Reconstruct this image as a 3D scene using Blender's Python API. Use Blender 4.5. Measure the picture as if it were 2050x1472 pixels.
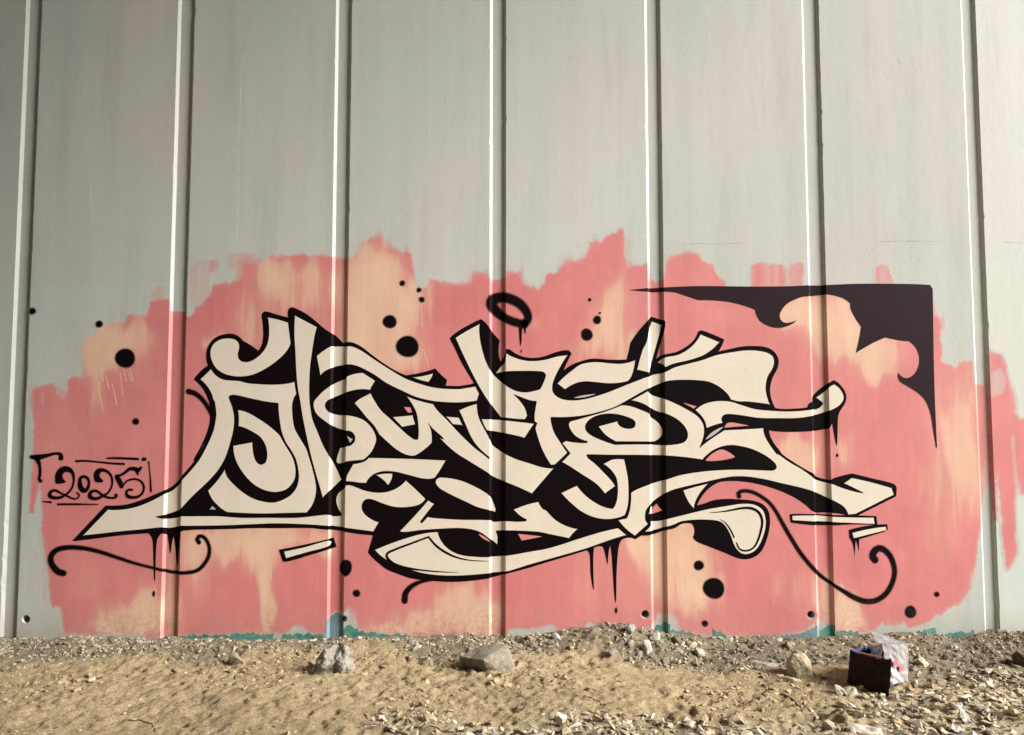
# Graffiti mural on a grooved concrete abutment wall, dirt and rubble at its foot.
# World: wall face in the plane y = 0, camera on the -y side, x to the right, z up, metres.
import bpy, bmesh, math, random
import numpy as np
from mathutils import Vector, Matrix, noise as mnoise
from mathutils.geometry import delaunay_2d_cdt

scene = bpy.context.scene
for o in list(bpy.data.objects):
    bpy.data.objects.remove(o)

# ------------------------------------------------------------------ camera
cam_data = bpy.data.cameras.new("camera")
cam_data.sensor_width = 36.0
cam_data.lens = 36.0 * 1500.0 / 2050.0
cam_data.clip_end = 2000.0
cam = bpy.data.objects.new("camera", cam_data)
scene.collection.objects.link(cam)
cam.location = (0.0, -4.63, 1.38)
cam.rotation_euler = (math.radians(93.6), 0.0, 0.0)
scene.camera = cam

# ------------------------------------------------------------------ sky, sun, exposure
SUN_EL, SUN_AZ = math.radians(30.0), math.radians(21.0)     # azimuth measured from +x towards the camera side
sun_dir = Vector((math.cos(SUN_EL) * math.cos(SUN_AZ), -math.cos(SUN_EL) * math.sin(SUN_AZ), math.sin(SUN_EL)))
world = bpy.data.worlds.new("World")
scene.world = world
world.use_nodes = True
wn = world.node_tree.nodes
sky = wn.new("ShaderNodeTexSky")
sky.sky_type = 'NISHITA'
sky.sun_disc = False
sky.sun_elevation = SUN_EL
sky.sun_rotation = math.atan2(sun_dir.x, sun_dir.y)
sky.dust_density = 1.0
world.node_tree.links.new(sky.outputs[0], wn["Background"].inputs[0])
wn["Background"].inputs[1].default_value = 0.06
sun_data = bpy.data.lights.new("sun", 'SUN')
sun_data.energy = 1.5
sun_data.angle = math.radians(25.0)
sun_data.color = (1.0, 0.985, 0.975)
sun = bpy.data.objects.new("sun", sun_data)
scene.collection.objects.link(sun)
sun.rotation_euler = (-sun_dir).to_track_quat('-Z', 'Y').to_euler()
sun.location = (8, -4, 6)
scene.view_settings.view_transform = 'Standard'
scene.view_settings.look = 'None'
scene.view_settings.gamma = 1.0
scene.view_settings.use_curve_mapping = False
scene.view_settings.exposure = 2.52
scene.cycles.max_bounces = 5
scene.cycles.diffuse_bounces = 2

# ------------------------------------------------------------------ helpers
C = scene.collection
rng = np.random.default_rng(7)
random.seed(7)

def tag(o, label, cat, group=None, kind=None):
    o["label"] = label
    o["category"] = cat
    if group: o["group"] = group
    if kind: o["kind"] = kind
    return o

def mesh_obj(name, me, mat=None, parent=None):
    o = bpy.data.objects.new(name, me)
    C.objects.link(o)
    if mat is not None and len(me.materials) == 0: me.materials.append(mat)
    if parent is not None: o.parent = parent
    return o

def from_np(name, V, Fc, mat=None, parent=None, smooth=False):
    me = bpy.data.meshes.new(name)
    V = np.asarray(V, dtype=np.float32); Fc = np.asarray(Fc, dtype=np.int32)
    k = Fc.shape[1]
    me.vertices.add(len(V)); me.vertices.foreach_set("co", V.ravel())
    me.loops.add(Fc.size); me.loops.foreach_set("vertex_index", Fc.ravel())
    me.polygons.add(len(Fc))
    me.polygons.foreach_set("loop_start", np.arange(0, Fc.size, k, dtype=np.int32))
    me.update(calc_edges=True)
    me.polygons.foreach_set("use_smooth", np.full(len(Fc), smooth))
    me.validate()
    return mesh_obj(name, me, mat, parent)

def from_lists(name, V, Fc, mat=None, parent=None, smooth=False):
    me = bpy.data.meshes.new(name)
    me.from_pydata([tuple(v) for v in V], [], Fc)
    for p in me.polygons: p.use_smooth = smooth
    me.update()
    return mesh_obj(name, me, mat, parent)

def empty(name, loc=(0, 0, 0)):
    o = bpy.data.objects.new(name, None)
    o.empty_display_size = 0.1
    o.location = loc
    C.objects.link(o)
    return o

_tabs = {}
def vnoise(x, y, seed=0):
    """smooth value noise in [-1,1] on numpy arrays"""
    if seed not in _tabs: _tabs[seed] = np.random.default_rng(1000 + seed).uniform(-1, 1, (256, 256))
    t = _tabs[seed]
    xi = np.floor(x).astype(int); yi = np.floor(y).astype(int)
    fx = x - xi; fy = y - yi
    fx = fx * fx * (3 - 2 * fx); fy = fy * fy * (3 - 2 * fy)
    a = t[xi & 255, yi & 255]; b = t[(xi + 1) & 255, yi & 255]
    c = t[xi & 255, (yi + 1) & 255]; d = t[(xi + 1) & 255, (yi + 1) & 255]
    return (a * (1 - fx) + b * fx) * (1 - fy) + (c * (1 - fx) + d * fx) * fy

def fbm(x, y, seed=0, octv=4, gain=0.5):
    s = 0; a = 1; n = 0
    for i in range(octv):
        s = s + a * vnoise(x * 2 ** i + 17 * i, y * 2 ** i + 31 * i, seed + i); n += a; a *= gain
    return s / n

def smooth01(t):
    t = np.clip(t, 0, 1); return t * t * (3 - 2 * t)

# ------------------------------------------------------------------ materials
def new_mat(name):
    m = bpy.data.materials.new(name); m.use_nodes = True
    nt = m.node_tree
    return m, nt, nt.nodes, nt.links, nt.nodes["Principled BSDF"]

def N(nodes, kind, **kw):
    n = nodes.new(kind)
    for k, v in kw.items(): setattr(n, k, v)
    return n

def set_in(n, **kw):
    for k, v in kw.items(): n.inputs[k].default_value = v

def noise_node(nodes, links, coord, scale, detail=4, rough=0.55, vec_scale=None, dist=0.0):
    n = N(nodes, "ShaderNodeTexNoise")
    set_in(n, Scale=scale, Detail=detail, Roughness=rough, Distortion=dist)
    if vec_scale:
        mp = N(nodes, "ShaderNodeMapping"); mp.inputs["Scale"].default_value = vec_scale
        links.new(coord, mp.inputs[0]); links.new(mp.outputs[0], n.inputs["Vector"])
    else:
        links.new(coord, n.inputs["Vector"])
    return n.outputs["Fac"]

def ramp(nodes, links, fac, stops):
    r = N(nodes, "ShaderNodeValToRGB")
    e = r.color_ramp.elements
    while len(e) < len(stops): e.new(0.5)
    for i, (p, c) in enumerate(stops):
        e[i].position = p; e[i].color = (*c, 1) if len(c) == 3 else c
    links.new(fac, r.inputs[0])
    return r.outputs[0]

def mixc(nodes, links, fac, a, b, mode='MIX'):
    m = N(nodes, "ShaderNodeMix"); m.data_type = 'RGBA'; m.blend_type = mode
    for sock, v in ((m.inputs[0], fac), (m.inputs[6], a), (m.inputs[7], b)):
        if isinstance(v, (int, float)): sock.default_value = v
        elif isinstance(v, tuple): sock.default_value = (*v, 1)
        else: links.new(v, sock)
    return m.outputs[2]

def bump(nodes, links, bsdf, height, strength, dist):
    b = N(nodes, "ShaderNodeBump"); set_in(b, Strength=strength, Distance=dist)
    links.new(height, b.inputs["Height"]); links.new(b.outputs[0], bsdf.inputs["Normal"])

def grain(nodes, links, coord):
    return noise_node(nodes, links, coord, 190, 1, 0.6)

def flat_xz(nodes, links, coord):
    """wall-plane coordinates for two-dimensional cell textures"""
    sp = N(nodes, "ShaderNodeSeparateXYZ"); links.new(coord, sp.inputs[0])
    cb = N(nodes, "ShaderNodeCombineXYZ"); links.new(sp.outputs[0], cb.inputs[0]); links.new(sp.outputs[2], cb.inputs[1])
    return cb.outputs[0]

def wall_relief(nodes, links, coord, a):
    """roller stipple, faint trowel waves and scattered scabs, shared by bare wall and paint so the relief runs through"""
    b = noise_node(nodes, links, coord, 22, 2, 0.5, (1, 1, 0.5))
    m = N(nodes, "ShaderNodeMath", operation='MULTIPLY_ADD')
    links.new(b, m.inputs[0]); m.inputs[1].default_value = 1.3; links.new(a, m.inputs[2])
    v = N(nodes, "ShaderNodeTexVoronoi"); v.voronoi_dimensions = '2D'; set_in(v, Scale=4.3)
    links.new(flat_xz(nodes, links, coord), v.inputs["Vector"])
    lt = N(nodes, "ShaderNodeMapRange"); set_in(lt, **{"From Min": 0.008, "From Max": 0.03, "To Min": 0.5, "To Max": 0.0})
    links.new(v.outputs["Distance"], lt.inputs[0])
    ad = N(nodes, "ShaderNodeMath", operation='ADD')
    links.new(m.outputs[0], ad.inputs[0]); links.new(lt.outputs[0], ad.inputs[1])
    return ad.outputs[0]

def wall_color(n, l, tc, gr_):
    """weathered pale grey masonry paint: cool and warm patches, faint runs, pin holes, splashed dirt at the foot"""
    big = noise_node(n, l, tc, 1.1, 4, 0.6, (1.4, 1, 0.7))
    col = ramp(n, l, big, [(0.34, (0.455, 0.505, 0.460)), (0.5, (0.500, 0.512, 0.470)), (0.66, (0.540, 0.502, 0.475))])
    streak = noise_node(n, l, tc, 7, 3, 0.6, (1, 1, 0.05))
    col = mixc(n, l, 0.19, col, ramp(n, l, streak, [(0.33, (0.38, 0.39, 0.36)), (0.5, (0.50, 0.50, 0.46)), (0.68, (0.60, 0.59, 0.54))]))
    grime = noise_node(n, l, tc, 2.2, 4, 0.7, (2.2, 1, 0.22))
    col = mixc(n, l, ramp(n, l, grime, [(0.52, (0, 0, 0)), (0.72, (0.35, 0.35, 0.35))]), col, (0.33, 0.32, 0.28))
    col = mixc(n, l, 0.10, col, ramp(n, l, gr_, [(0.3, (0.3, 0.3, 0.27)), (0.7, (0.65, 0.64, 0.58))]))
    v = N(n, "ShaderNodeTexVoronoi"); v.voronoi_dimensions = '2D'; set_in(v, Scale=13.0); l.new(flat_xz(n, l, tc), v.inputs["Vector"])
    ph = N(n, "ShaderNodeMapRange"); set_in(ph, **{"From Min": 0.02, "From Max": 0.05, "To Min": 0.75, "To Max": 0.0})
    l.new(v.outputs["Distance"], ph.inputs[0])
    gate = noise_node(n, l, tc, 2.3, 2, 0.5)
    gr = N(n, "ShaderNodeMapRange"); set_in(gr, **{"From Min": 0.54, "From Max": 0.60}); l.new(gate, gr.inputs[0])
    pm = N(n, "ShaderNodeMath", operation='MULTIPLY'); l.new(ph.outputs[0], pm.inputs[0]); l.new(gr.outputs[0], pm.inputs[1])
    col = mixc(n, l, pm.outputs[0], col, (0.12, 0.11, 0.09))
    sep = N(n, "ShaderNodeSeparateXYZ"); l.new(tc, sep.inputs[0])
    dz = N(n, "ShaderNodeMapRange"); set_in(dz, **{"From Min": 0.02, "From Max": 0.22, "To Min": 0.75, "To Max": 0.0}); l.new(sep.outputs[2], dz.inputs[0])
    # lower part of the wall was rolled over once more in a slightly greener grey
    lm = N(n, "ShaderNodeMath", operation='MULTIPLY_ADD'); l.new(sep.outputs[0], lm.inputs[0]); lm.inputs[1].default_value = -0.025; l.new(sep.outputs[2], lm.inputs[2])
    lr = N(n, "ShaderNodeMapRange"); set_in(lr, **{"From Min": 2.255, "From Max": 2.262, "To Min": 0.75, "To Max": 0.0}); l.new(lm.outputs[0], lr.inputs[0])
    col = mixc(n, l, lr.outputs[0], col, mixc(n, l, 1.0, col, (1.0, 1.035, 1.02), 'MULTIPLY'))
    dn = noise_node(n, l, tc, 25, 4, 0.7)
    dm = N(n, "ShaderNodeMath", operation='MULTIPLY'); l.new(dz.outputs[0], dm.inputs[0]); l.new(dn, dm.inputs[1])
    return mixc(n, l, dm.outputs[0], col, (0.25, 0.20, 0.13))

def mat_wall():
    m, nt, n, l, b = new_mat("painted concrete")
    tc = N(n, "ShaderNodeTexCoord").outputs["Object"]
    info = N(n, "ShaderNodeObjectInfo")
    gr_ = grain(n, l, tc)
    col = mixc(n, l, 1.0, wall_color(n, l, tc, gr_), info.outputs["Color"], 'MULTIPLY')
    l.new(col, b.inputs["Base Color"])
    set_in(b, Roughness=0.62, **{"Specular IOR Level": 0.3})
    bump(n, l, b, wall_relief(n, l, tc, gr_), 0.22, 0.003)
    return m

def mat_paint(name, color, rough=0.5, vary=0.10, spec=0.35, cover=False, attr=False):
    """flat paint with slight roller mottling; cover = soft spray edge from the vertex coverage"""
    m, nt, n, l, b = new_mat(name)
    tc = N(n, "ShaderNodeTexCoord").outputs["Object"]
    if attr:
        at = N(n, "ShaderNodeAttribute"); at.attribute_name = "paint"
        base = at.outputs["Color"]
    else:
        base = color
    f = noise_node(n, l, tc, 4.5, 3, 0.65, (1, 1, 0.6))
    dark = ramp(n, l, f, [(0.3, (1 - vary,) * 3), (0.7, (1 + vary * 0.4,) * 3)])
    if attr:
        col = mixc(n, l, 1.0, base, dark, 'MULTIPLY')
    else:
        rgb = N(n, "ShaderNodeRGB"); rgb.outputs[0].default_value = (*color, 1)
        col = mixc(n, l, 1.0, rgb.outputs[0], dark, 'MULTIPLY')
    gr_ = grain(n, l, tc)
    col = mixc(n, l, 0.06 if not attr else 0.10, col, ramp(n, l, gr_, [(0.3, tuple(c * 0.45 for c in color)), (0.7, tuple(min(1, c * 1.5) for c in color))]))
    if not attr and max(color) > 0.5:      # uneven rolled fill, warmer and yellower patches
        pt = noise_node(n, l, tc, 2.6, 4, 0.7, (1, 1, 1.4), 0.6)
        col = mixc(n, l, 1.0, col, ramp(n, l, pt, [(0.36, (1.03, 0.985, 0.985)), (0.5, (0.985, 0.985, 0.97)), (0.64, (0.955, 0.985, 0.93))]), 'MULTIPLY')
        sc = noise_node(n, l, tc, 16, 5, 0.75, (1.6, 1, 0.7), 0.4)
        col = mixc(n, l, ramp(n, l, sc, [(0.66, (0, 0, 0)), (0.76, (0.28, 0.28, 0.28))]), col, (0.42, 0.38, 0.33))
    sep = N(n, "ShaderNodeSeparateXYZ"); l.new(tc, sep.inputs[0])
    dz = N(n, "ShaderNodeMapRange"); set_in(dz, **{"From Min": 0.02, "From Max": 0.30, "To Min": 1.0 if max(color) > 0.1 else 0.35, "To Max": 0.0}); l.new(sep.outputs[2], dz.inputs[0])
    dm = N(n, "ShaderNodeMath", operation='MULTIPLY'); l.new(dz.outputs[0], dm.inputs[0]); l.new(ramp(n, l, noise_node(n, l, tc, 30, 4, 0.75), [(0.45, (0, 0, 0)), (0.7, (1, 1, 1))]), dm.inputs[1])
    col = mixc(n, l, dm.outputs[0], col, (0.30, 0.24, 0.16))
    if attr:                       # thin coats let the grey wall paint show through
        col = mixc(n, l, at.outputs["Alpha"], wall_color(n, l, tc, gr_), col)
    l.new(col, b.inputs["Base Color"])
    set_in(b, Roughness=rough, **{"Specular IOR Level": spec})
    bump(n, l, b, wall_relief(n, l, tc, gr_), 0.22, 0.003)
    if cover:
        at2 = N(n, "ShaderNodeAttribute"); at2.attribute_name = "cover"
        tr = N(n, "ShaderNodeBsdfTransparent"); mx = N(n, "ShaderNodeMixShader")
        l.new(at2.outputs["Fac"], mx.inputs[0])
        l.new(tr.outputs[0], mx.inputs[1]); l.new(b.outputs[0], mx.inputs[2])
        l.new(mx.outputs[0], n["Material Output"].inputs[0])
    return m

def mat_simple(name, color, rough=0.8, vary=0.25, scale=20, bumpd=0.0, bscale=60, spec=0.3):
    m, nt, n, l, b = new_mat(name)
    tc = N(n, "ShaderNodeTexCoord").outputs["Object"]
    f = noise_node(n, l, tc, scale, 5, 0.65)
    col = ramp(n, l, f, [(0.28, tuple(c * (1 - vary) for c in color)), (0.72, tuple(min(1, c * (1 + vary)) for c in color))])
    l.new(col, b.inputs["Base Color"])
    set_in(b, Roughness=rough, **{"Specular IOR Level": spec})
    if bumpd:
        bump(n, l, b, noise_node(n, l, tc, bscale, 5, 0.7), 0.7, bumpd)
    return m

def mat_stone():
    """each stone takes its tone from the vertex colour of the pile, or from its object colour"""
    m, nt, n, l, b = new_mat("stone")
    tc = N(n, "ShaderNodeTexCoord").outputs["Object"]
    info = N(n, "ShaderNodeObjectInfo")
    f = noise_node(n, l, tc, 45, 5, 0.7)
    col = mixc(n, l, 1.0, info.outputs["Color"], ramp(n, l, f, [(0.25, (0.55, 0.53, 0.50)), (0.75, (1.3, 1.3, 1.28))]), 'MULTIPLY')
    l.new(col, b.inputs["Base Color"])
    set_in(b, Roughness=0.85, **{"Specular IOR Level": 0.3})
    bump(n, l, b, noise_node(n, l, tc, 90, 5, 0.7), 0.8, 0.006)
    return m

def mat_pile():
    m, nt, n, l, b = new_mat("rubble pile")
    tc = N(n, "ShaderNodeTexCoord").outputs["Object"]
    at = N(n, "ShaderNodeAttribute"); at.attribute_name = "tone"
    f = noise_node(n, l, tc, 60, 4, 0.7)
    col = mixc(n, l, 1.0, at.outputs["Color"], ramp(n, l, f, [(0.25, (0.65, 0.63, 0.60)), (0.75, (1.25, 1.25, 1.22))]), 'MULTIPLY')
    l.new(col, b.inputs["Base Color"])
    set_in(b, Roughness=0.85, **{"Specular IOR Level": 0.3})
    return m

def mat_ground():
    m, nt, n, l, b = new_mat("trodden dirt")
    tc = N(n, "ShaderNodeTexCoord").outputs["Object"]
    at = N(n, "ShaderNodeAttribute"); at.attribute_name = "tone"
    f = noise_node(n, l, tc, 9, 6, 0.7)
    g = noise_node(n, l, tc, 70, 5, 0.75)
    col = mixc(n, l, 1.0, at.outputs["Color"], ramp(n, l, f, [(0.3, (0.74, 0.72, 0.68)), (0.7, (1.18, 1.17, 1.14))]), 'MULTIPLY')
    col = mixc(n, l, 1.0, col, ramp(n, l, g, [(0.3, (0.66, 0.64, 0.60)), (0.68, (1.22, 1.22, 1.20))]), 'MULTIPLY')
    l.new(col, b.inputs["Base Color"])
    set_in(b, Roughness=0.95, **{"Specular IOR Level": 0.15})
    h = N(n, "ShaderNodeMath", operation='ADD'); l.new(g, h.inputs[0]); l.new(noise_node(n, l, tc, 220, 3, 0.7), h.inputs[1])
    bump(n, l, b, h.outputs[0], 1.0, 0.013)
    return m

M_WALL = mat_wall()
M_PINK = mat_paint("pink and peach wall paint", (0.66, 0.22, 0.20), 0.5, 0.10, attr=True)
M_CREAM = mat_paint("cream letter paint", (0.715, 0.63, 0.525), 0.5, 0.06)
M_PINKF = mat_paint("pink paint chip", (0.64, 0.24, 0.225), 0.5, 0.08)
M_GREYF = mat_paint("pale lilac overspray", (0.45, 0.42, 0.42), 0.5, 0.1)
M_BLACK = mat_paint("black gloss paint", (0.0045, 0.0018, 0.0025), 0.6, 0.15, 0.06)
M_SPRAY = mat_paint("black spray paint", (0.0045, 0.0018, 0.0025), 0.6, 0.15, 0.06, cover=True)
M_PLUM = mat_paint("plum black paint", (0.021, 0.009, 0.013), 0.6, 0.12, 0.10)
M_STREAK = mat_paint("pale peach paint run", (0.78, 0.52, 0.38), 0.5, 0.08)
M_TEAL = mat_paint("old teal paint", (0.035, 0.24, 0.19), 0.6, 0.5)
M_BLUE = mat_paint("old blue paint", (0.14, 0.26, 0.31), 0.6, 0.5)
M_CRACK = mat_simple("dirt in crack", (0.38, 0.36, 0.31), 0.9, 0.5, 12)
M_RIDGE = mat_simple("paint ridge", (0.60, 0.59, 0.53), 0.5)
M_HOLE = mat_simple("raw hole lining", (0.30, 0.28, 0.22), 0.9)
M_BLOCKER = mat_simple("deck concrete", (0.30, 0.29, 0.26), 0.9, 0.2, 3)
M_GROUND = mat_ground()
M_STONE = mat_stone()
M_PILE = mat_pile()
M_TWIG = mat_simple("dry twig bark", (0.075, 0.05, 0.03), 0.9, 0.3, 80)

# ------------------------------------------------------------------ ground
TOE_X = [-4.31, -3.1, -2.5, -2.07, -1.74, -1.41, -1.1, -0.68, -0.08, 0.23, 0.47, 0.68, 0.92, 1.13, 1.44, 1.65, 1.86, 2.19, 2.53, 2.68, 2.92, 3.25, 4.76]
TOE_Z = [0.015, 0.015, 0.02, 0.03, 0.018, 0.026, 0.034, 0.036, 0.045, 0.055, 0.085, 0.09, 0.045, 0.034, 0.026, 0.022, 0.045, 0.048, 0.034, 0.024, 0.06, 0.06, 0.05]
def ground_z(x, y):
    """height of the dirt; y = 0 at the wall, negative towards the camera"""
    d = -y
    toe = np.interp(x, TOE_X, TOE_Z) + 0.008 * vnoise(x * 6, x * 0 + 1.3, 6)
    z = toe * np.exp(-(d / 0.26) ** 2)
    z = z + 0.018 * fbm(x * 1.6, y * 2.2, 11, 3)
    z = z + 0.022 * smooth01((x - 1.5) / 1.5) * np.exp(-((d - 0.3) / 0.3) ** 2)
    wxy = 0.05 * vnoise(x * 7, y * 7, 25)
    lump = np.abs(fbm((x + wxy) * 6.5, (y - wxy) * 8.5, 21, 4, 0.6))          # trodden clods with creases between them
    z = z + 0.026 * np.sqrt(lump + 0.003) - 0.010
    calm = smooth01(0.5 + 1.1 * fbm(x * 1.3, y * 1.9, 49, 2))              # smooth trodden places between rough ones
    z = z + 0.010 * fbm(x * 15, y * 19, 31, 4, 0.65) * (0.35 + calm)
    z = z + 0.030 * np.exp(-((d - 0.17) / 0.11) ** 2) * np.clip(0.5 + fbm(x * 4.2, y * 2, 44, 3), 0, 1.3)      # rubble bank
    z = z + 0.010 * fbm(x * 33, y * 38, 41, 3, 0.65) * (0.25 + calm)
    z = z - 0.018 * smooth01((vnoise(x * 17, y * 21, 47) + 0.6 * vnoise(x * 2.6, y * 3.3, 48) - 0.72) / 0.3) * smooth01((d - 0.2) / 0.2)      # heel pits and kicked out holes
    return z

def gz(x, y):
    return float(ground_z(np.array([float(x)]), np.array([float(y)]))[0])

xs = np.arange(-4.2, 4.6, 0.0095); ys = np.arange(-2.3, 0.06, 0.0095)
X, Y = np.meshgrid(xs, ys)
Z = ground_z(X, Y)
edge = np.minimum.reduce([(X - xs[0]) / 0.4, (xs[-1] - X) / 0.4, (Y - ys[0]) / 0.4])
Z = Z * smooth01(edge) + 0.004
nx, ny = len(xs), len(ys)
idx = np.arange(nx * ny).reshape(ny, nx)
Fq = np.stack([idx[:-1, :-1], idx[:-1, 1:], idx[1:, 1:], idx[1:, :-1]], -1).reshape(-1, 4)
g_fine = from_np("ground", np.stack([X, Y, Z], -1).reshape(-1, 3), Fq, M_GROUND, smooth=True)
g_fine["kind"] = "structure"
# soil colour: tan trodden earth, grey concrete grit along the wall foot and in the debris fan on the right
def grit(x, y):
    d = -y
    n = fbm(x * 2.3, y * 3.1, 51, 4)
    band = smooth01((0.44 + 0.20 * n + 0.10 * vnoise(x * 0.9, x * 0 + 5.5, 55) + 0.08 * smooth01((x - 0.2) / 0.8) + 0.28 * smooth01((x - 1.4) / 1.0) - d) / 0.22)
    left = smooth01((0.36 - d + 0.12 * n) / 0.15) * smooth01((-1.9 - x) / 0.5)
    return np.clip(band + 0.6 * left, 0, 1)
def fan(x, y):
    d = -y
    n = fbm(x * 1.9, y * 2.6, 61, 4)
    a = smooth01((x - (3.5 - 2.35 * d) + 0.6 * n) / 0.8)
    b = smooth01((d - 1.06 + 0.25 * n) / 0.16) * smooth01((x + 1.0) / 1.2)
    return np.clip(np.maximum(a * smooth01((d - 0.25) / 0.3), b), 0, 1)
G = grit(X, Y)[..., None]; Fn = fan(X, Y)[..., None]
tan_ = np.array([0.50, 0.392, 0.24]); grey_ = np.array([0.26, 0.22, 0.155]); pale_ = np.array([0.52, 0.44, 0.31])
tone = tan_ * (1 - G) + grey_ * G
tone = tone * (1 - 0.6 * Fn) + pale_ * 0.6 * Fn
tone = tone * (1 + 0.26 * fbm(X * 1.5, Y * 2.4, 71, 4)[..., None])
def color_attr(o, name, rgb):
    a = o.data.color_attributes.new(name, 'FLOAT_COLOR', 'POINT')
    arr = np.ones((len(o.data.vertices), 4), dtype=np.float32)
    arr[:, :rgb.shape[-1]] = rgb.reshape(-1, rgb.shape[-1])
    a.data.foreach_set("color", arr.ravel())
color_attr(g_fine, "tone", tone)
g_far = from_lists("ground", [(-300, -300, -0.03), (300, -300, -0.03), (300, 300, -0.03), (-300, 300, -0.03)], [[0, 1, 2, 3]], M_GROUND)
g_far["kind"] = "structure"
color_attr(g_far, "tone", np.tile(tan_, (4, 1)))

# ------------------------------------------------------------------ the grooved wall
GL = [v / 1000 for v in (-3102, -2131, -1123, -139, 846, 1849, 2866)]      # left lip of each groove
GR = [v / 1000 for v in (-3000, -2023, -1021, -38, 946, 1958, 2958)]       # right lip
RUN, DEP = 0.016, 0.0155
BREAKS = []
for a, b in zip(GL, GR): BREAKS += [a, a + RUN, b - RUN, b]

def depth(x):
    for a, b in zip(GL, GR):
        if a < x < b:
            return min(1.0, (x - a) / RUN, (b - x) / RUN) * DEP
    return 0.0

HOLES = [(-2.947, 0.142, 0.0247), (0.809, 0.172, 0.0247), (1.815, 0.169, 0.0241)]      # tie holes: x, z, radius
wall = empty("concrete_wall", (0, 0, 0))
tag(wall, "tall pale grey concrete wall with evenly spaced vertical grooves", "wall")
ZB, ZT, YB = -0.5, 9.5, 0.35
edges_x = [(-12.0, GL[0])] + [(GR[i], GL[i + 1]) for i in range(6)] + [(GR[6], 7.5)]
TONES = [0.87, 0.97, 0.98, 1.0, 1.02, 0.99, 0.95, 1.12]  # panel tones; the first is lowered to paint in shading at far left
zrows = np.arange(ZB, 4.6, 0.024).tolist() + [4.7, ZT]
for pi, (xa, xb) in enumerate(edges_x):
    left_ch, right_ch = pi > 0, pi < 7
    def lip(side):
        """lip of the groove, slightly chipped along its height"""
        out = []
        r = random.Random(pi * 2 + side)
        ph = r.uniform(0, 100)
        for z in zrows:
            c = 0.0007 * (1 + mnoise.noise((ph, z * 9, 0)))
            k = mnoise.noise((ph + 7, z * 23, 3))
            if k > 0.38: c += 0.022 * (k - 0.38)
            out.append(c)
        return out
    la = lip(0) if left_ch else [0] * len(zrows)
    lb = lip(1) if right_ch else [0] * len(zrows)
    front = [(xa + c, z) for c, z in zip(la, zrows)] + [(xb - c, z) for c, z in zip(lb[::-1], zrows[::-1])]
    n = len(zrows)
    loops = [list(range(2 * n))]
    pts = list(front)
    hs = [h for h in HOLES if xa < h[0] < xb]
    for h in hs:
        k = 24; s = len(pts)
        pts += [(h[0] + h[2] * math.cos(2 * math.pi * i / k), h[1] + h[2] * math.sin(2 * math.pi * i / k)) for i in range(k)]
        loops.append(list(range(s, s + k)))
    co, _, fc, *_ = delaunay_2d_cdt([Vector(p) for p in pts], [], loops, 1, 1e-6)
    V = [(c.x, 0.0, c.y) for c in co]
    Fc = []
    for f in fc:
        cx = sum(co[i].x for i in f) / 3; cz = sum(co[i].y for i in f) / 3
        if any((cx - h[0]) ** 2 + (cz - h[1]) ** 2 < (h[2] * 0.99) ** 2 for h in hs): continue
        Fc.append(tuple(f))
    # chamfers and sides: strips behind each lip
    def strip(xl, chips, sgn):
        s = len(V)
        for c, z in zip(chips, zrows):
            V.append((xl + sgn * c, 0.0, z)); V.append((xl - sgn * RUN, DEP, z)); V.append((xl - sgn * RUN, YB, z))
        for i in range(n - 1):
            for j in range(2):
                q = (s + 3 * i + j, s + 3 * i + j + 1, s + 3 * i + j + 4, s + 3 * i + j + 3)
                Fc.append(q if sgn > 0 else q[::-1])
    if left_ch: strip(xa, la, 1)
    if right_ch: strip(xb, lb, -1)
    xa2 = xa - RUN if left_ch else xa; xb2 = xb + RUN if right_ch else xb
    s = len(V)
    V += [(xa2, YB, ZB), (xb2, YB, ZB), (xb2, YB, ZT), (xa2, YB, ZT)]
    Fc.append((s + 3, s + 2, s + 1, s))
    o = from_lists("wall_panel", V, Fc, M_WALL, wall)
    bmx = bmesh.new(); bmx.from_mesh(o.data); bmesh.ops.recalc_face_normals(bmx, faces=bmx.faces); bmx.to_mesh(o.data); bmx.free()
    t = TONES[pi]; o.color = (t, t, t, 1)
    for h in hs:
        k = 24; HV = []; HF = []
        for yy, rr in ((0.0, h[2]), (0.004, h[2] * 0.94), (0.09, h[2] * 0.92)):
            HV += [(h[0] + rr * math.cos(2 * math.pi * i / k), yy, h[1] + rr * math.sin(2 * math.pi * i / k)) for i in range(k)]
        for r_ in range(2):
            for i in range(k):
                HF.append((r_ * k + i, r_ * k + (i + 1) % k, (r_ + 1) * k + (i + 1) % k, (r_ + 1) * k + i))
        HF.append(tuple(range(2 * k, 3 * k)))
        ho = from_lists("tie_hole", HV, HF, M_WALL, o); ho.color = (1, 1, 1, 1)
for a, b in zip(GL, GR):
    V = []; Fc = []
    for z in zrows:
        V += [(a + RUN - 0.002, DEP, z), (b - RUN + 0.002, DEP, z)]
    for i in range(len(zrows) - 1):
        Fc.append((2 * i, 2 * i + 1, 2 * i + 3, 2 * i + 2))
    o = from_lists("groove", V, Fc, M_WALL, wall); o.color = (0.98, 0.98, 0.97, 1)

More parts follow.
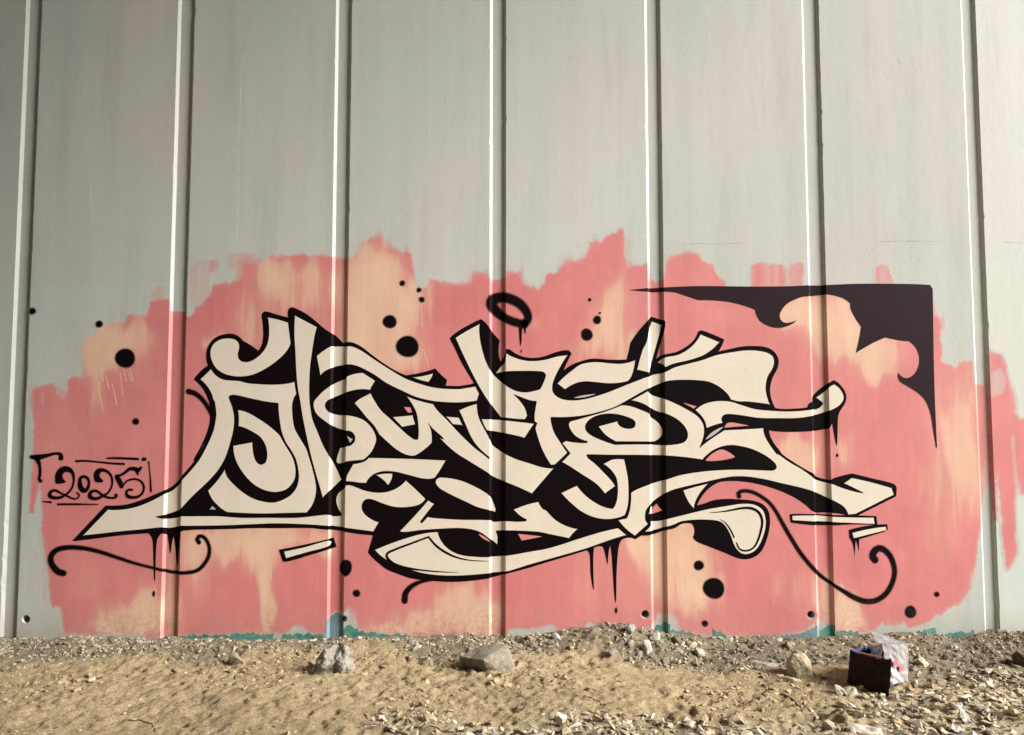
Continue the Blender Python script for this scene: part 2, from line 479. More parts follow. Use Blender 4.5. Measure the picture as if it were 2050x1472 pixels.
# added out of frame to block and shape the light: overhead slab, facing wall
def box(name, a, b, mat, parent=None):
    (x0, y0, z0), (x1, y1, z1) = a, b
    V = [(x0, y0, z0), (x1, y0, z0), (x1, y1, z0), (x0, y1, z0), (x0, y0, z1), (x1, y0, z1), (x1, y1, z1), (x0, y1, z1)]
    return from_lists(name, V, [(0, 3, 2, 1), (4, 5, 6, 7), (0, 1, 5, 4), (1, 2, 6, 5), (2, 3, 7, 6), (3, 0, 4, 7)], mat, parent)
deck_blocker = box("light_blocking_deck", (-26, -6.6, 9.52), (7.6, 0.34, 10.8), M_BLOCKER); deck_blocker["kind"] = "structure"
ab = box("light_blocking_wall", (-26, -7.8, -0.5), (9.8, -6.61, 9.51), M_BLOCKER); ab["kind"] = "structure"

# ------------------------------------------------------------------ paint sheets that follow the wall profile
def pts_of(s):
    """'x,z x,z! ...' in mm -> list of (x, z, corner)"""
    out = []
    for tok in s.split():
        c = tok.endswith('!'); v = tok.rstrip('!').split(',')
        out.append((float(v[0]) / 1000, float(v[1]) / 1000, c, float(v[2]) / 1000 if len(v) > 2 else 0.0))
    return out

def spline(P, closed, step=0.012):
    """Catmull-Rom through the points, sharp at corners; carries the width along"""
    n = len(P); out = []
    rngi = range(n if closed else n - 1)
    for i in rngi:
        p1 = P[i]; p2 = P[(i + 1) % n]
        p0 = P[i - 1] if (closed or i > 0) else p1
        p3 = P[(i + 2) % n] if (closed or i + 2 < n) else p2
        L = math.hypot(p2[0] - p1[0], p2[1] - p1[1])
        if L < 1e-6: continue
        def tang(a, b, c, corner, other):
            if corner: return (0.0, 0.0, True)
            tx, tz = (c[0] - a[0]), (c[1] - a[1]); m = math.hypot(tx, tz) or 1
            return (tx / m * L, tz / m * L, False)
        t1 = tang(p0, p1, p2, p1[2], p2); t2 = tang(p1, p2, p3, p2[2], p1)
        if t1[2]: t1 = ((p2[0] - p1[0]) * 1.0, (p2[1] - p1[1]) * 1.0, 0) if t2[2] else (2 * (p2[0] - p1[0]) - t2[0], 2 * (p2[1] - p1[1]) - t2[1], 0)
        if t2[2]: t2 = ((p2[0] - p1[0]) * 1.0, (p2[1] - p1[1]) * 1.0, 0) if P[i][2] else (2 * (p2[0] - p1[0]) - t1[0], 2 * (p2[1] - p1[1]) - t1[1], 0)
        k = max(1, int(L / step))
        for j in range(k):
            t = j / k; t_2 = t * t; t_3 = t_2 * t
            h0 = 2 * t_3 - 3 * t_2 + 1; h1 = t_3 - 2 * t_2 + t; h2 = -2 * t_3 + 3 * t_2; h3 = t_3 - t_2
            out.append((h0 * p1[0] + h1 * t1[0] + h2 * p2[0] + h3 * t2[0], h0 * p1[1] + h1 * t1[1] + h2 * p2[1] + h3 * t2[1], p1[3] * (1 - t) + p2[3] * t))
    if not closed: out.append((P[-1][0], P[-1][1], P[-1][3]))
    return out

def drape(bm, off):
    xs_ = [v.co.x for v in bm.verts]
    if not xs_: return
    lo, hi = min(xs_), max(xs_)
    for bx in BREAKS:
        if lo < bx < hi:
            bmesh.ops.bisect_plane(bm, geom=bm.verts[:] + bm.edges[:] + bm.faces[:], dist=1e-6, plane_co=(bx, 0, 0), plane_no=(1, 0, 0))
    for v in bm.verts: v.co.y = depth(v.co.x) - off
    for f in bm.faces:
        if f.normal.y > 0: pass
    bm.normal_update()
    for f in bm.faces:
        if f.normal.y > 0: f.normal_flip()

def finish(name, bm, mat, parent):
    me = bpy.data.meshes.new(name); bm.to_mesh(me); bm.free()
    return mesh_obj(name, me, mat, parent)

def grow(P, d):
    """move a closed outline outwards by d (inwards if negative)"""
    n = len(P)
    area = sum(P[i][0] * P[(i + 1) % n][1] - P[(i + 1) % n][0] * P[i][1] for i in range(n))
    sg = 1 if area > 0 else -1
    out = []
    for i in range(n):
        a, b = P[i - 1], P[(i + 1) % n]
        tx, tz = b[0] - a[0], b[1] - a[1]; m = math.hypot(tx, tz) or 1
        out.append((P[i][0] + sg * tz / m * d, P[i][1] - sg * tx / m * d, 0))
    return out

def sheet(name, polys, off, mat, parent=None, swell=0.0, step=0.012):
    """flat coat of paint with the given outlines, draped over the grooves"""
    bm = bmesh.new()
    for s in polys:
        P = spline(pts_of(s) if isinstance(s, str) else s, True, step)
        if swell: P = grow(P, swell)
        V2 = [Vector((p[0], p[1])) for p in P]
        co, _, fc, *_ = delaunay_2d_cdt(V2, [], [list(range(len(V2)))], 1, 1e-5)
        vs = [bm.verts.new((c.x, 0, c.y)) for c in co]
        for f in fc:
            try: bm.faces.new([vs[i] for i in f])
            except ValueError: pass
    drape(bm, off)
    return finish(name, bm, mat, parent)

def stroke(name, strokes, off, mat, parent=None, feather=0.0, step=0.012):
    """brush or spray lines of varying width; feather gives the soft spray edge"""
    bm = bmesh.new(); lay = bm.verts.layers.float.new("cover")
    for s in strokes:
        P = spline(pts_of(s), False, step)
        rows = []
        n = len(P)
        for i, (x, z, w) in enumerate(P):
            a = P[max(0, i - 1)]; b = P[min(n - 1, i + 1)]
            tx, tz = b[0] - a[0], b[1] - a[1]; m = math.hypot(tx, tz) or 1
            rows.append((x, z, -tz / m, tx / m, w / 2, tx / m, tz / m))
        # round caps
        x, z, nx_, nz_, h, tx, tz = rows[0]
        pre = [(x - tx * h * k, z - tz * h * k, nx_, nz_, h * math.sqrt(max(0.0, 1 - k * k)) , tx, tz) for k in (0.98, 0.85, 0.55)]
        x, z, nx_, nz_, h, tx, tz = rows[-1]
        post = [(x + tx * h * k, z + tz * h * k, nx_, nz_, h * math.sqrt(max(0.0, 1 - k * k)), tx, tz) for k in (0.55, 0.85, 0.98)]
        rows = pre + rows + post
        prev = None
        for x, z, nx_, nz_, h, _, _ in rows:
            if feather:
                offs = [(-h - feather, 0.0), (-max(h - feather, h * 0.25), 1.0), (max(h - feather, h * 0.25), 1.0), (h + feather, 0.0)]
            else:
                offs = [(-h, 1.0), (h, 1.0)]
            cur = []
            for d_, c_ in offs:
                v = bm.verts.new((x + nx_ * d_, 0, z + nz_ * d_)); v[lay] = c_; cur.append(v)
            if prev:
                for k in range(len(cur) - 1):
                    try: bm.faces.new((prev[k], prev[k + 1], cur[k + 1], cur[k]))
                    except ValueError: pass
            prev = cur
    drape(bm, off)
    return finish(name, bm, mat, parent)

def blot(name, x, z, rx, rz, off, mat, parent=None, feather=0.005, seed=0):
    """round spray dot with soft edge, a little out of round"""
    bm = bmesh.new(); lay = bm.verts.layers.float.new("cover")
    k = 32; r = random.Random(seed); ph = r.uniform(0, 9)
    c = bm.verts.new((x, 0, z)); c[lay] = 1.0
    rings = []
    for q, cov in ((0.0, 1.0), (1.0, 0.0)):
        ring = []
        for i in range(k):
            a = 2 * math.pi * i / k
            w = 1 + 0.035 * math.sin(2 * a + ph) + 0.02 * math.sin(3 * a + 2 * ph)
            f = -feather if q == 0 else feather
            f = max(f, -0.6 * min(rx, rz))
            v = bm.verts.new((x + (rx * w + f) * math.cos(a), 0, z + (rz * w + f) * math.sin(a))); v[lay] = cov; ring.append(v)
        rings.append(ring)
    for i in range(k):
        j = (i + 1) % k
        bm.faces.new((c, rings[0][i], rings[0][j]))
        bm.faces.new((rings[0][i], rings[1][i], rings[1][j], rings[0][j]))
    drape(bm, off)
    return finish(name, bm, mat, parent)

# ---- pink and peach background coat: fine grid carrying colour and coverage
PINK = [("-2957,1532 -2906,1563 -2832,1572 -2750,1520 -2747,1594 -2707,1622 -2673,1606 -2639,1606 -2657,1668 -2664,1864 -2620,1864 -2561,1933 -2509,1954 -2406,1954 -2392,1998 -2295,1986 -2258,1998 -2255,2083 -2137,2095 -2122,2020 -2035,2020 -2016,1986 -1982,1998 -1974,2051 -1928,2061 -1916,2095 -1879,2114 -1866,2196 -1707,2202 -1686,2243 -1678,2318 -1560,2318 -1551,2356 -1477,2363 -1318,2378 -1136,2369 -1030,2356 -977,2363 -959,2426 -938,2464 -872,2492 -813,2502 -812,2426 -778,2416 -703,2404 -690,2394 -628,2385 -614,2274 -604,2167 -529,2167 -520,2218 -424,2205 -349,2189 -252,2199 -243,2271 -156,2259 -134,2221 -47,2233 -34,2271 62,2271 65,2180 177,2167 184,2196 209,2205 215,2259 281,2259 299,2309 334,2334 462,2356 494,2454 563,2464 610,2502 644,2508 698,2562 707,2514 706,2416 717,2296 802,2318 846,2328 851,2214 944,2214 954,2296 974,2363 1015,2375 1109,2385 1174,2372 1189,2334 1254,2318 1290,2227 1330,2214 1336,2158 1478,2142 1789,2127 2349,2127 2622,2095 2624,1982 2649,1989 2661,1970 2664,1705 2713,1690 2752,1662 2769,1705 2859,1712 2857,1572 2931,1560 2924,1167 2892,892 2859,681 2841,542 2785,353 2788,332 2761,279 2724,264 2717,225 2641,213 2640,183 2566,157 2544,127 2467,106 2400,97 2371,136 2364,112 2267,94 2241,127 2200,76 2121,59 1970,65 1872,142 1860,157 1822,106 1746,62 1636,41 1346,41 1155,47 1017,76 985,172 955,177 869,157 847,91 705,68 669,97 636,112 515,106 469,127 433,88 287,71 263,106 136,88 -18,76 -51,47 -529,38 -802,59 -935,88 -951,172 -985,225 -1021,186 -1094,172 -1119,59 -1231,59 -1271,106 -1332,100 -1370,59 -1891,50 -2057,41 -2229,44 -2438,53 -2599,59 -2711,62 -2733,183 -2741,216 -2795,210 -2827,407 -2861,575 -2886,744 -2886,971 -2915,862 -2930,771 -2957,771 -2953,892 -2943,1109 -2949,1314", 1.0),
("-2024,2284 -1987,2315 -1935,2347 -1891,2340 -1885,2108 -1928,2076 -1980,2058 -2018,2083", 0.38),
("-1891,2344 -1826,2350 -1821,2277 -1886,2259", 0.6),
("-1764,2385 -1593,2388 -1588,2322 -1675,2315 -1706,2284 -1768,2284", 0.35),
("-2260,2139 -2201,2174 -2133,2183 -2130,2076 -2258,2076", 0.28),
("1488,2318 1544,2325 1607,2322 1694,2318 1704,2221 1702,2127 1484,2127", 0.85),
("1706,2299 1731,2303 1727,2127 1702,2127", 0.4),
("1732,2318 1819,2322 1808,2127 1727,2127", 0.85),
("2271,2303 2306,2322 2343,2309 2360,2259 2383,2214 2381,2127 2275,2127", 0.7),
("2957,1767 3035,1761 3060,1690 3082,1554 3102,1526 3108,1372 3175,1344 3155,892 3115,892 3101,1072 3090,1249 3069,1249 3080,1002 3081,732 3076,542 3035,446 3008,434 2997,554 2992,732 2982,1002 2971,1029 2965,732 2947,732 2944,984 2938,1139", 1.0),
("-2923,590 -2904,575 -2879,410 -2863,321 -2887,321", 0.35),
("716,2489 744,2473 724,2347 712,2347", 0.3),
("-813,2442 -703,2410 -709,2372 -812,2372", 0.4),
("-34,2322 66,2315 65,2265 -34,2265", 0.15)]
BARE = [("-2826,1582 -2803,1622 -2754,1628 -2741,1520 -2767,1473 -2792,1489 -2818,1520", 0.55),
("-2895,984 -2878,847 -2868,753 -2886,590 -2916,741 -2910,892", 0.7),
("2968,1643 3025,1674 3056,1597 3040,1520 2977,1473 2959,1504", 0.45),
("-2905,1535 -2890,1473 -2895,1427 -2909,1473", 0.5),
("-53,2259 -41,2246 -40,2095 -50,2095", 0.4)]
PEACH = [(-2.555, 1.767, 0.086, 0.191, 1), (-2.510, 1.814, 0.139, 0.139, 0.7), (-2.558, 1.504, 0.043, 0.154, 0.7), (-2.388, 1.876, 0.139, 0.093, 0.55), (-2.278, 1.814, 0.123, 0.185, 0.3), (-2.317, 0.142, 0.185, 0.108, 0.8), (-2.198, 0.201, 0.093, 0.139, 0.8), (-2.406, 0.076, 0.154, 0.043, 0.8), (-2.062, 0.231, 0.056, 0.247, 0.55), (-1.904, 0.575, 0.123, 0.154, 0.6), (-1.661, 0.605, 0.278, 0.108, 0.75), (-1.418, 0.636, 0.278, 0.093, 0.7), (-1.482, 0.350, 0.037, 0.293, 0.95), (-1.537, 0.500, 0.123, 0.123, 0.6), (-1.914, 0.380, 0.062, 0.185, 0.35), (-1.511, 2.221, 0.068, 0.123, 0.95), (-1.446, 2.095, 0.278, 0.216, 0.4), (-1.355, 2.221, 0.185, 0.154, 0.45), (-1.629, 1.908, 0.123, 0.154, 0.55), (-1.845, 1.845, 0.068, 0.056, 0.5), (-1.419, 2.284, 0.185, 0.062, 0.4), (-0.902, 2.127, 0.170, 0.340, 0.9), (-0.761, 2.033, 0.185, 0.247, 0.85), (-0.622, 2.127, 0.086, 0.139, 0.9), (-0.945, 1.783, 0.123, 0.185, 0.8), (-0.696, 1.721, 0.185, 0.123, 0.7), (-0.796, 2.315, 0.123, 0.093, 0.7), (-1.128, 0.590, 0.093, 0.062, 0.5), (-0.318, 0.216, 0.154, 0.139, 0.9), (-0.530, 0.112, 0.185, 0.077, 0.7), (-0.197, 0.142, 0.123, 0.108, 0.85), (-0.741, 0.076, 0.154, 0.043, 0.5), (0.605, 1.939, 0.086, 0.185, 0.75), (0.700, 2.095, 0.062, 0.154, 0.5), (0.480, 1.783, 0.108, 0.108, 0.5), (0.728, 1.783, 0.093, 0.123, 0.7), (0.777, 0.575, 0.086, 0.086, 0.8), (0.898, 0.530, 0.062, 0.185, 0.85), (1.051, 0.530, 0.139, 0.232, 0.95), (1.139, 0.350, 0.139, 0.154, 0.8), (0.986, 0.291, 0.093, 0.123, 0.7), (0.806, 0.470, 0.062, 0.077, 0.4), (0.623, 0.380, 0.185, 0.185, 0.25), (0.109, 1.970, 0.123, 0.062, 0.15), (1.725, 2.033, 0.123, 0.108, 0.85), (1.908, 1.908, 0.062, 0.216, 0.85), (2.064, 1.939, 0.185, 0.201, 0.95), (2.215, 1.783, 0.154, 0.154, 0.95), (2.272, 1.643, 0.093, 0.077, 0.8), (1.735, 1.136, 0.139, 0.123, 0.7), (1.856, 1.075, 0.077, 0.123, 0.6), (2.042, 1.151, 0.068, 0.123, 0.55), (1.897, 0.291, 0.062, 0.185, 0.7), (2.031, 0.186, 0.074, 0.139, 0.95), (2.074, 0.127, 0.062, 0.062, 0.6), (1.746, 0.321, 0.185, 0.123, 0.2), (2.741, 1.350, 0.154, 0.340, 0.5), (2.679, 0.923, 0.139, 0.278, 0.5), (2.780, 1.167, 0.093, 0.185, 0.5), (2.862, 0.923, 0.049, 0.247, 0.5), (2.544, 0.560, 0.123, 0.154, 0.25), (1.413, 1.970, 0.185, 0.046, 0.1), (-2.814, 1.258, 0.216, 0.247, 0.25), (-2.571, 0.470, 0.154, 0.185, 0.1)]
def inside(px, pz, s):
    P = pts_of(s); r = np.zeros(px.shape, bool); n = len(P)
    for i in range(n):
        x1, z1 = P[i][:2]; x2, z2 = P[(i + 1) % n][:2]
        if z1 == z2: continue
        c = ((z1 > pz) != (z2 > pz)) & (px < (x2 - x1) * (pz - z1) / (z2 - z1) + x1)
        r ^= c
    return r
STEP = 0.0075
gx = np.arange(-3.06, 3.36, STEP)
gx = np.sort(np.concatenate([gx[[min(abs(g - b) for b in BREAKS) > 0.003 for g in gx]], [b for b in BREAKS if -3.06 < b < 3.36]]))
gzv = np.arange(-0.02, 2.68, STEP)
PX, PZ = np.meshgrid(gx, gzv)
wx = PX + 0.0045 * vnoise(PX * 30, PZ * 14, 81) + 0.004 * vnoise(PX * 90, PZ * 40, 82)
wz = PZ + 0.010 * vnoise(PX * 70, PZ * 6, 83) + 0.004 * vnoise(PX * 22, PZ * 12, 84)
cov = np.zeros(PX.shape)
for s, a in PINK:
    m_ = inside(wx, wz, s)
    streaky = np.clip(a + (0.0 if a > 0.95 else 0.25) * vnoise(PX * 40, PZ * 4, 85), 0, 1)
    cov = np.where(m_, np.maximum(cov, streaky), cov)
for s, a in BARE:
    m_ = inside(wx, wz, s)
    cov = np.where(m_, cov * (1 - np.clip(a + 0.3 * vnoise(PX * 45, PZ * 5, 86), 0, 1)), cov)
def blur(a, r):
    k = 2 * r + 1
    p = np.pad(a, r, mode='edge'); c = np.cumsum(np.pad(p, ((1, 0), (0, 0))), 0); a = (c[k:] - c[:-k]) / k
    c = np.cumsum(np.pad(a, ((0, 0), (1, 0))), 1); return (c[:, k:] - c[:, :-k]) / k
# dry roller wash running out beyond the solid coat, in vertical strokes
halo_ = blur(blur(cov, 4), 5)
wash = smooth01((halo_ * 1.5 + 0.55 * vnoise(PX * 38, PZ * 3.5, 131) + 0.5 * vnoise(PX * 4, PZ * 4, 132) - 0.62) / 0.5) * 0.6
cov = np.maximum(cov, wash * (halo_ > 0.03))
# thin, dry roller edge: coverage falls off just inside the outline in places
soft = blur(cov, 5)
dry = smooth01((vnoise(PX * 3.1, PZ * 3.7, 87) + 0.15) * 2.0)
cov = cov * (1 - dry * np.clip((0.9 - soft) * 1.1, 0, 0.6) * (0.5 + 0.5 * vnoise(PX * 50, PZ * 7, 88)))
pe = np.zeros(PX.shape)
for cx, cz, rx, rz, a in PEACH:
    q = ((PX - cx + 0.03 * vnoise(PX * 14, PZ * 5, 89)) / rx) ** 2 + ((PZ - cz + 0.05 * vnoise(PX * 20, PZ * 7, 90)) / rz) ** 2
    pe = 1 - (1 - pe) * (1 - a * np.exp(-q ** 1.5 * 0.75))
pe = np.clip(pe + 0.22 * (pe > 0.04) * fbm(PX * 9, PZ * 3, 91, 4), 0, 1)
pe = np.clip(pe + 0.10 * np.clip(fbm(PX * 1.6, PZ * 1.8, 93, 4) - 0.05, 0, 1), 0, 1)
dry2 = smooth01((pe + 0.30 * vnoise(PX * 24, PZ * 3.2, 101) + 0.16 * vnoise(PX * 75, PZ * 6, 102) - 0.26) / 0.42) * (pe > 0.02)
pe = 0.48 * pe + 0.52 * pe ** 0.45 * dry2
# roller laps: overlapping vertical passes, each a little lighter or darker, ending at its own height
lane = np.floor(PX / 0.17 + 0.35 * vnoise(PX * 0 + 2, np.floor(PZ / 0.55) * 3.7, 103)).astype(int)
lap = np.random.default_rng(5).uniform(-1, 1, (400, 12))[(lane + 100) % 400, np.floor(PZ / 0.42 + 0.5 * np.random.default_rng(6).uniform(0, 1, 400)[(lane + 100) % 400]).astype(int) % 12]
lap = blur(lap, 2) + 0.6 * vnoise(PX * 60, PZ * 2.5, 104)
hue = fbm(PX * 1.3, PZ * 1.5, 95, 3)[..., None]
pink = np.array([0.612, 0.203, 0.199]); peach = np.array([0.72, 0.50, 0.345])
pink = pink * (1 + np.array([0.03, 0.12, 0.10]) * hue)
col = (pink * (1 - pe[..., None]) + peach * pe[..., None]) * (1 + 0.045 * lap[..., None] * np.array([0.7, 1.3, 1.2]))
cov = np.clip(blur(cov, 1) * 0.6 + cov * 0.4, 0, 1)
nx, nz = len(gx), len(gzv)
idx = np.arange(nx * nz).reshape(nz, nx)
Fq = np.stack([idx[:-1, :-1], idx[:-1, 1:], idx[1:, 1:], idx[1:, :-1]], -1).reshape(-1, 4)
cf = cov.ravel()
keep = cf[Fq].max(1) > 0.015
fcx = PX.ravel()[Fq].mean(1); fcz = PZ.ravel()[Fq].mean(1)
for hx, hz, hr in HOLES:
    keep &= (fcx - hx) ** 2 + (fcz - hz) ** 2 > (hr + 0.006) ** 2
Fq = Fq[keep]
used = np.unique(Fq); remap = np.full(nx * nz, -1); remap[used] = np.arange(len(used))
dep = np.array([depth(x) for x in gx])
VV = np.stack([PX.ravel(), np.tile(dep, nz) - 0.0004, PZ.ravel()], -1)[used]
bg = from_np("painted_background", VV, remap[Fq], M_PINK)
color_attr(bg, "paint", np.concatenate([col.reshape(-1, 3), cf[:, None]], 1)[used])
tag(bg, "patchy pink and peach rolled paint ground behind the graffiti", "wall paint")

# paint drawn into the mouths of the tie holes
for hx, hz, hr in HOLES:
    if hx < -2.9: continue
    k = 32; V = []; Fc = []
    for rr, yy in ((hr * 0.97, 0.003), (hr, -0.0004), (hr + 0.015, -0.0007)):
        V += [(hx + rr * math.cos(2 * math.pi * i / k), yy, hz + rr * math.sin(2 * math.pi * i / k)) for i in range(k)]
    for r_ in range(2):
        for i in range(k): Fc.append((r_ * k + i, (r_ + 1) * k + i, (r_ + 1) * k + (i + 1) % k, r_ * k + (i + 1) % k))
    from_lists("hole_rim_paint", V, Fc, M_PINKF, bg)

# ---- remains of older teal and blue paint along the foot of the wall
TEAL = [("-2027,44 -1891,53 -1724,50 -1679,59 -1528,56 -1443,53 -1451,-7 -2025,-7", 0, "old green paint strip at wall foot right of the second groove"),
("-1394,50 -1286,56 -1140,53 -1133,-7 -1393,-7", 0, "old green paint strip at wall foot left of the third groove"),
("-1129,76 -1124,142 -1082,174 -1027,166 -1022,-7 -1127,-7", 0.9, "pale blue paint in the bottom of the third groove"),
("-1017,91 -984,103 -935,88 -923,71 -802,59 -635,53 -635,8 -1016,8", 0.5, "blue green paint strip at wall foot right of the third groove"),
("648,94 681,76 686,-7 647,-7", 0.6, "small blue green paint scrap above the highest rubble"),
("717,62 787,85 857,91 855,-7 716,-7", 0.9, "blue paint strip left of the fifth groove foot"),
("866,97 908,112 957,124 958,-7 864,-7", 0.25, "green paint in the bottom of the fifth groove"),
("962,82 1029,76 1089,62 1079,-7 961,-7", 0.9, "blue paint strip right of the fifth groove foot"),
("1217,88 1256,76 1304,38 1303,-7 1215,-7", 0.4, "dark green paint scrap at wall foot between fifth and sixth groove"),
("1340,35 1467,44 1618,47 1740,62 1807,88 1865,112 1862,-21 1339,-21", 0.6, "long blue paint strip left of the sixth groove foot"),
("1870,76 1907,100 1959,112 1959,-7 1868,-7", 0.2, "green paint in the bottom of the sixth groove"),
("1964,82 2042,74 2097,68 2095,-7 1962,-7", 0.1, "thin green paint strip right of the sixth groove foot"),
("2363,65 2436,68 2512,76 2566,88 2571,53 2480,38 2362,38", 0, "teal wedge of paint behind the dumped carton"),
("2598,53 2678,65 2802,74 2791,32 2722,26 2646,29", 0, "bright teal paint strip left of the seventh groove foot")]
for s, blue, lab in TEAL:
    P = pts_of(s)
    # break the outline up so that the edge is ragged
    Q = []
    for i in range(len(P)):
        a = P[i]; b = P[(i + 1) % len(P)]
        L = math.hypot(b[0] - a[0], b[1] - a[1]); k = max(1, int(L / 0.012))
        for j in range(k):
            t = j / k; x = a[0] + (b[0] - a[0]) * t; z = a[1] + (b[1] - a[1]) * t
            Q.append((x + random.uniform(-.003, .003), z + random.uniform(-.013, .009), True, 0))
    o = sheet("paint_remnant", [Q], 0.0010, M_BLUE if blue > 0.55 else M_TEAL)
    tag(o, lab, "wall paint", "remnants of old teal and blue paint at the wall foot")

# ---- hairline marks on the bare wall
MARKS = [("-1709,3664,3.1 -1719,3533,4.9 -1721,3209,4.9 -1722,2727,4.3 -1719,2442,3.1", 0),
("-2710,3696,3.1 -2702,3370,4.3", 0),
("-2681,3144,3.1 -2665,2951,4.3 -2636,2664,4.3 -2637,2505,3.1", 0),
("1022,2438,1.9 1172,2448,3.1 1297,2445,3.4 1453,2451,1.9", 1),
("2304,2461,3.1 2423,2464,4.0 2673,2461,2.2", 1),
("3079,2457,1.9 3141,2454,3.1 3204,2454,2.5", 1),
("-1491,470,3.1 -1487,261,4.3 -1487,127,3.1", 0),
("-2253,3048,3.1 -2246,2935,3.7", 0),
("-1453,2454,3.1 -1449,2221,4.3", 0)]
for s, dark in MARKS:
    stroke("crack" if dark else "paint_ridge", [s], 0.0003, M_CRACK if dark else M_RIDGE, wall)

# ---- the lettering
let = empty("graffiti_lettering", (0, 0, 0.9))
tag(let, "large interlocked cream graffiti letters with black outlines and shadows", "graffiti")
def under(o):
    o.matrix_parent_inverse = Matrix.Translation((0, 0, -0.9)); return o
BLACK = "-2680,611! -2485,823! -2432,822 -2357,829 -2265,857 -2185,891 -2123,918 -2080,944 -2026,1000 -1959,1080 -1905,1167 -1870,1242 -1951,1103 -1911,1183 -1878,1262 -1862,1323 -1858,1398 -1869,1473 -1869,1463 -1889,1511 -1921,1558 -1965,1598! -1919,1652 -1879,1683! -1890,1723 -1890,1771 -1876,1814 -1843,1852 -1796,1873 -1735,1878 -1697,1861 -1672,1835! -1624,1809 -1572,1771! -1549,1814 -1541,1871 -1544,1928 -1555,1999! -1544,2016 -1520,2016 -1458,1997 -1389,1980! -1392,2019! -1378,2043 -1354,2040 -1282,2004 -1215,1952 -1167,1911 -1119,1880! -1095,1865 -1066,1836 -1051,1822! -1009,1827 -966,1815 -923,1789 -852,1734 -780,1684 -709,1642 -657,1620! -567,1635 -491,1656 -477,1663! -439,1623 -404,1592! -413,1557! -324,1554 -306,1558 -259,1564 -233,1574! -259,1619 -307,1699 -355,1799 -383,1851! -369,1868 -308,1911 -251,1942 -194,1970! -156,1937 -123,1889 -80,1842! -86,1794 -85,1751 -73,1704! -42,1747 -33,1785! -18,1782 20,1756 72,1735 128,1728 190,1735 251,1756 308,1773 351,1775! 367,1759! 336,1699 312,1642! 355,1676 402,1699 479,1721 525,1723 587,1718 648,1716 712,1719! 727,1775 737,1823! 792,1901 845,1961 869,1987! 949,1961! 950,1937 939,1889 927,1842 909,1785 894,1723! 913,1737 942,1749 1013,1763 1051,1780 1109,1818 1142,1856 1159,1894 1163,1896! 1178,1900! 1242,1876 1315,1843! 1294,1799 1276,1767! 1358,1785 1428,1799 1504,1802 1580,1793 1626,1764 1649,1717 1639,1664 1611,1612 1596,1565 1592,1518 1602,1466 1622,1419! 1671,1412 1758,1415 1823,1422! 1832,1443 1859,1460! 1859,1483 1895,1524 1949,1565 1990,1590! 2030,1559 2058,1513 2060,1472 2044,1437 2020,1402 2007,1367 2003,1298 1997,1193! 1987,1251 1975,1335! 1953,1298! 1860,1283 1726,1277 1627,1280 1581,1287! 1586,1251 1608,1205 1642,1159 1660,1134 1730,1085 1792,1047 1855,1014! 1865,1000! 1910,984 1956,977! 1981,991 2087,1017! 2192,991 2338,954 2355,932! 2350,883! 2258,838 2115,768! 2052,766! 1975,782 1863,782! 1832,799! 1766,855 1683,900 1593,935 1488,963 1390,976 1312,976 1263,967 1206,932 1156,876 1130,824! 1176,834 1233,854 1310,862 1387,860 1471,852 1527,834 1562,799 1574,744 1570,688 1551,619 1522,557 1486,523 1437,505 1381,509 1304,540 1200,581 1131,609 1107,633! 1117,661 1114,695 1097,720 1076,721! 1034,716 992,690 952,681 859,652 790,647! 753,624! 728,633 697,632 669,620 653,595 643,540 634,430 631,320 629,241! 623,308 616,430 609,540 600,592! 588,552 581,473! 569,540 554,580 535,583 498,572! 492,491 496,320! 481,418 479,497 473,540 457,558! 293,509 200,482 106,453 65,442 -28,418 -121,393 -245,375 -368,368 -461,372 -529,378 -616,390 -691,415 -759,442 -828,494 -875,543! -863,583 -845,644! -848,647 -937,656 -1021,669 -1105,680 -1166,685 -1236,692 -1432,691 -1581,691 -1730,686 -1879,683 -1968,680 -2017,674! -2030,663! -2035,608 -2045,458! -2054,547 -2065,620 -2073,642! -2081,614 -2090,533! -2099,602 -2108,651! -2141,660! -2165,626 -2172,577 -2173,485 -2173,370! -2181,485 -2187,590 -2196,633 -2220,660! -2383,648 -2506,633"
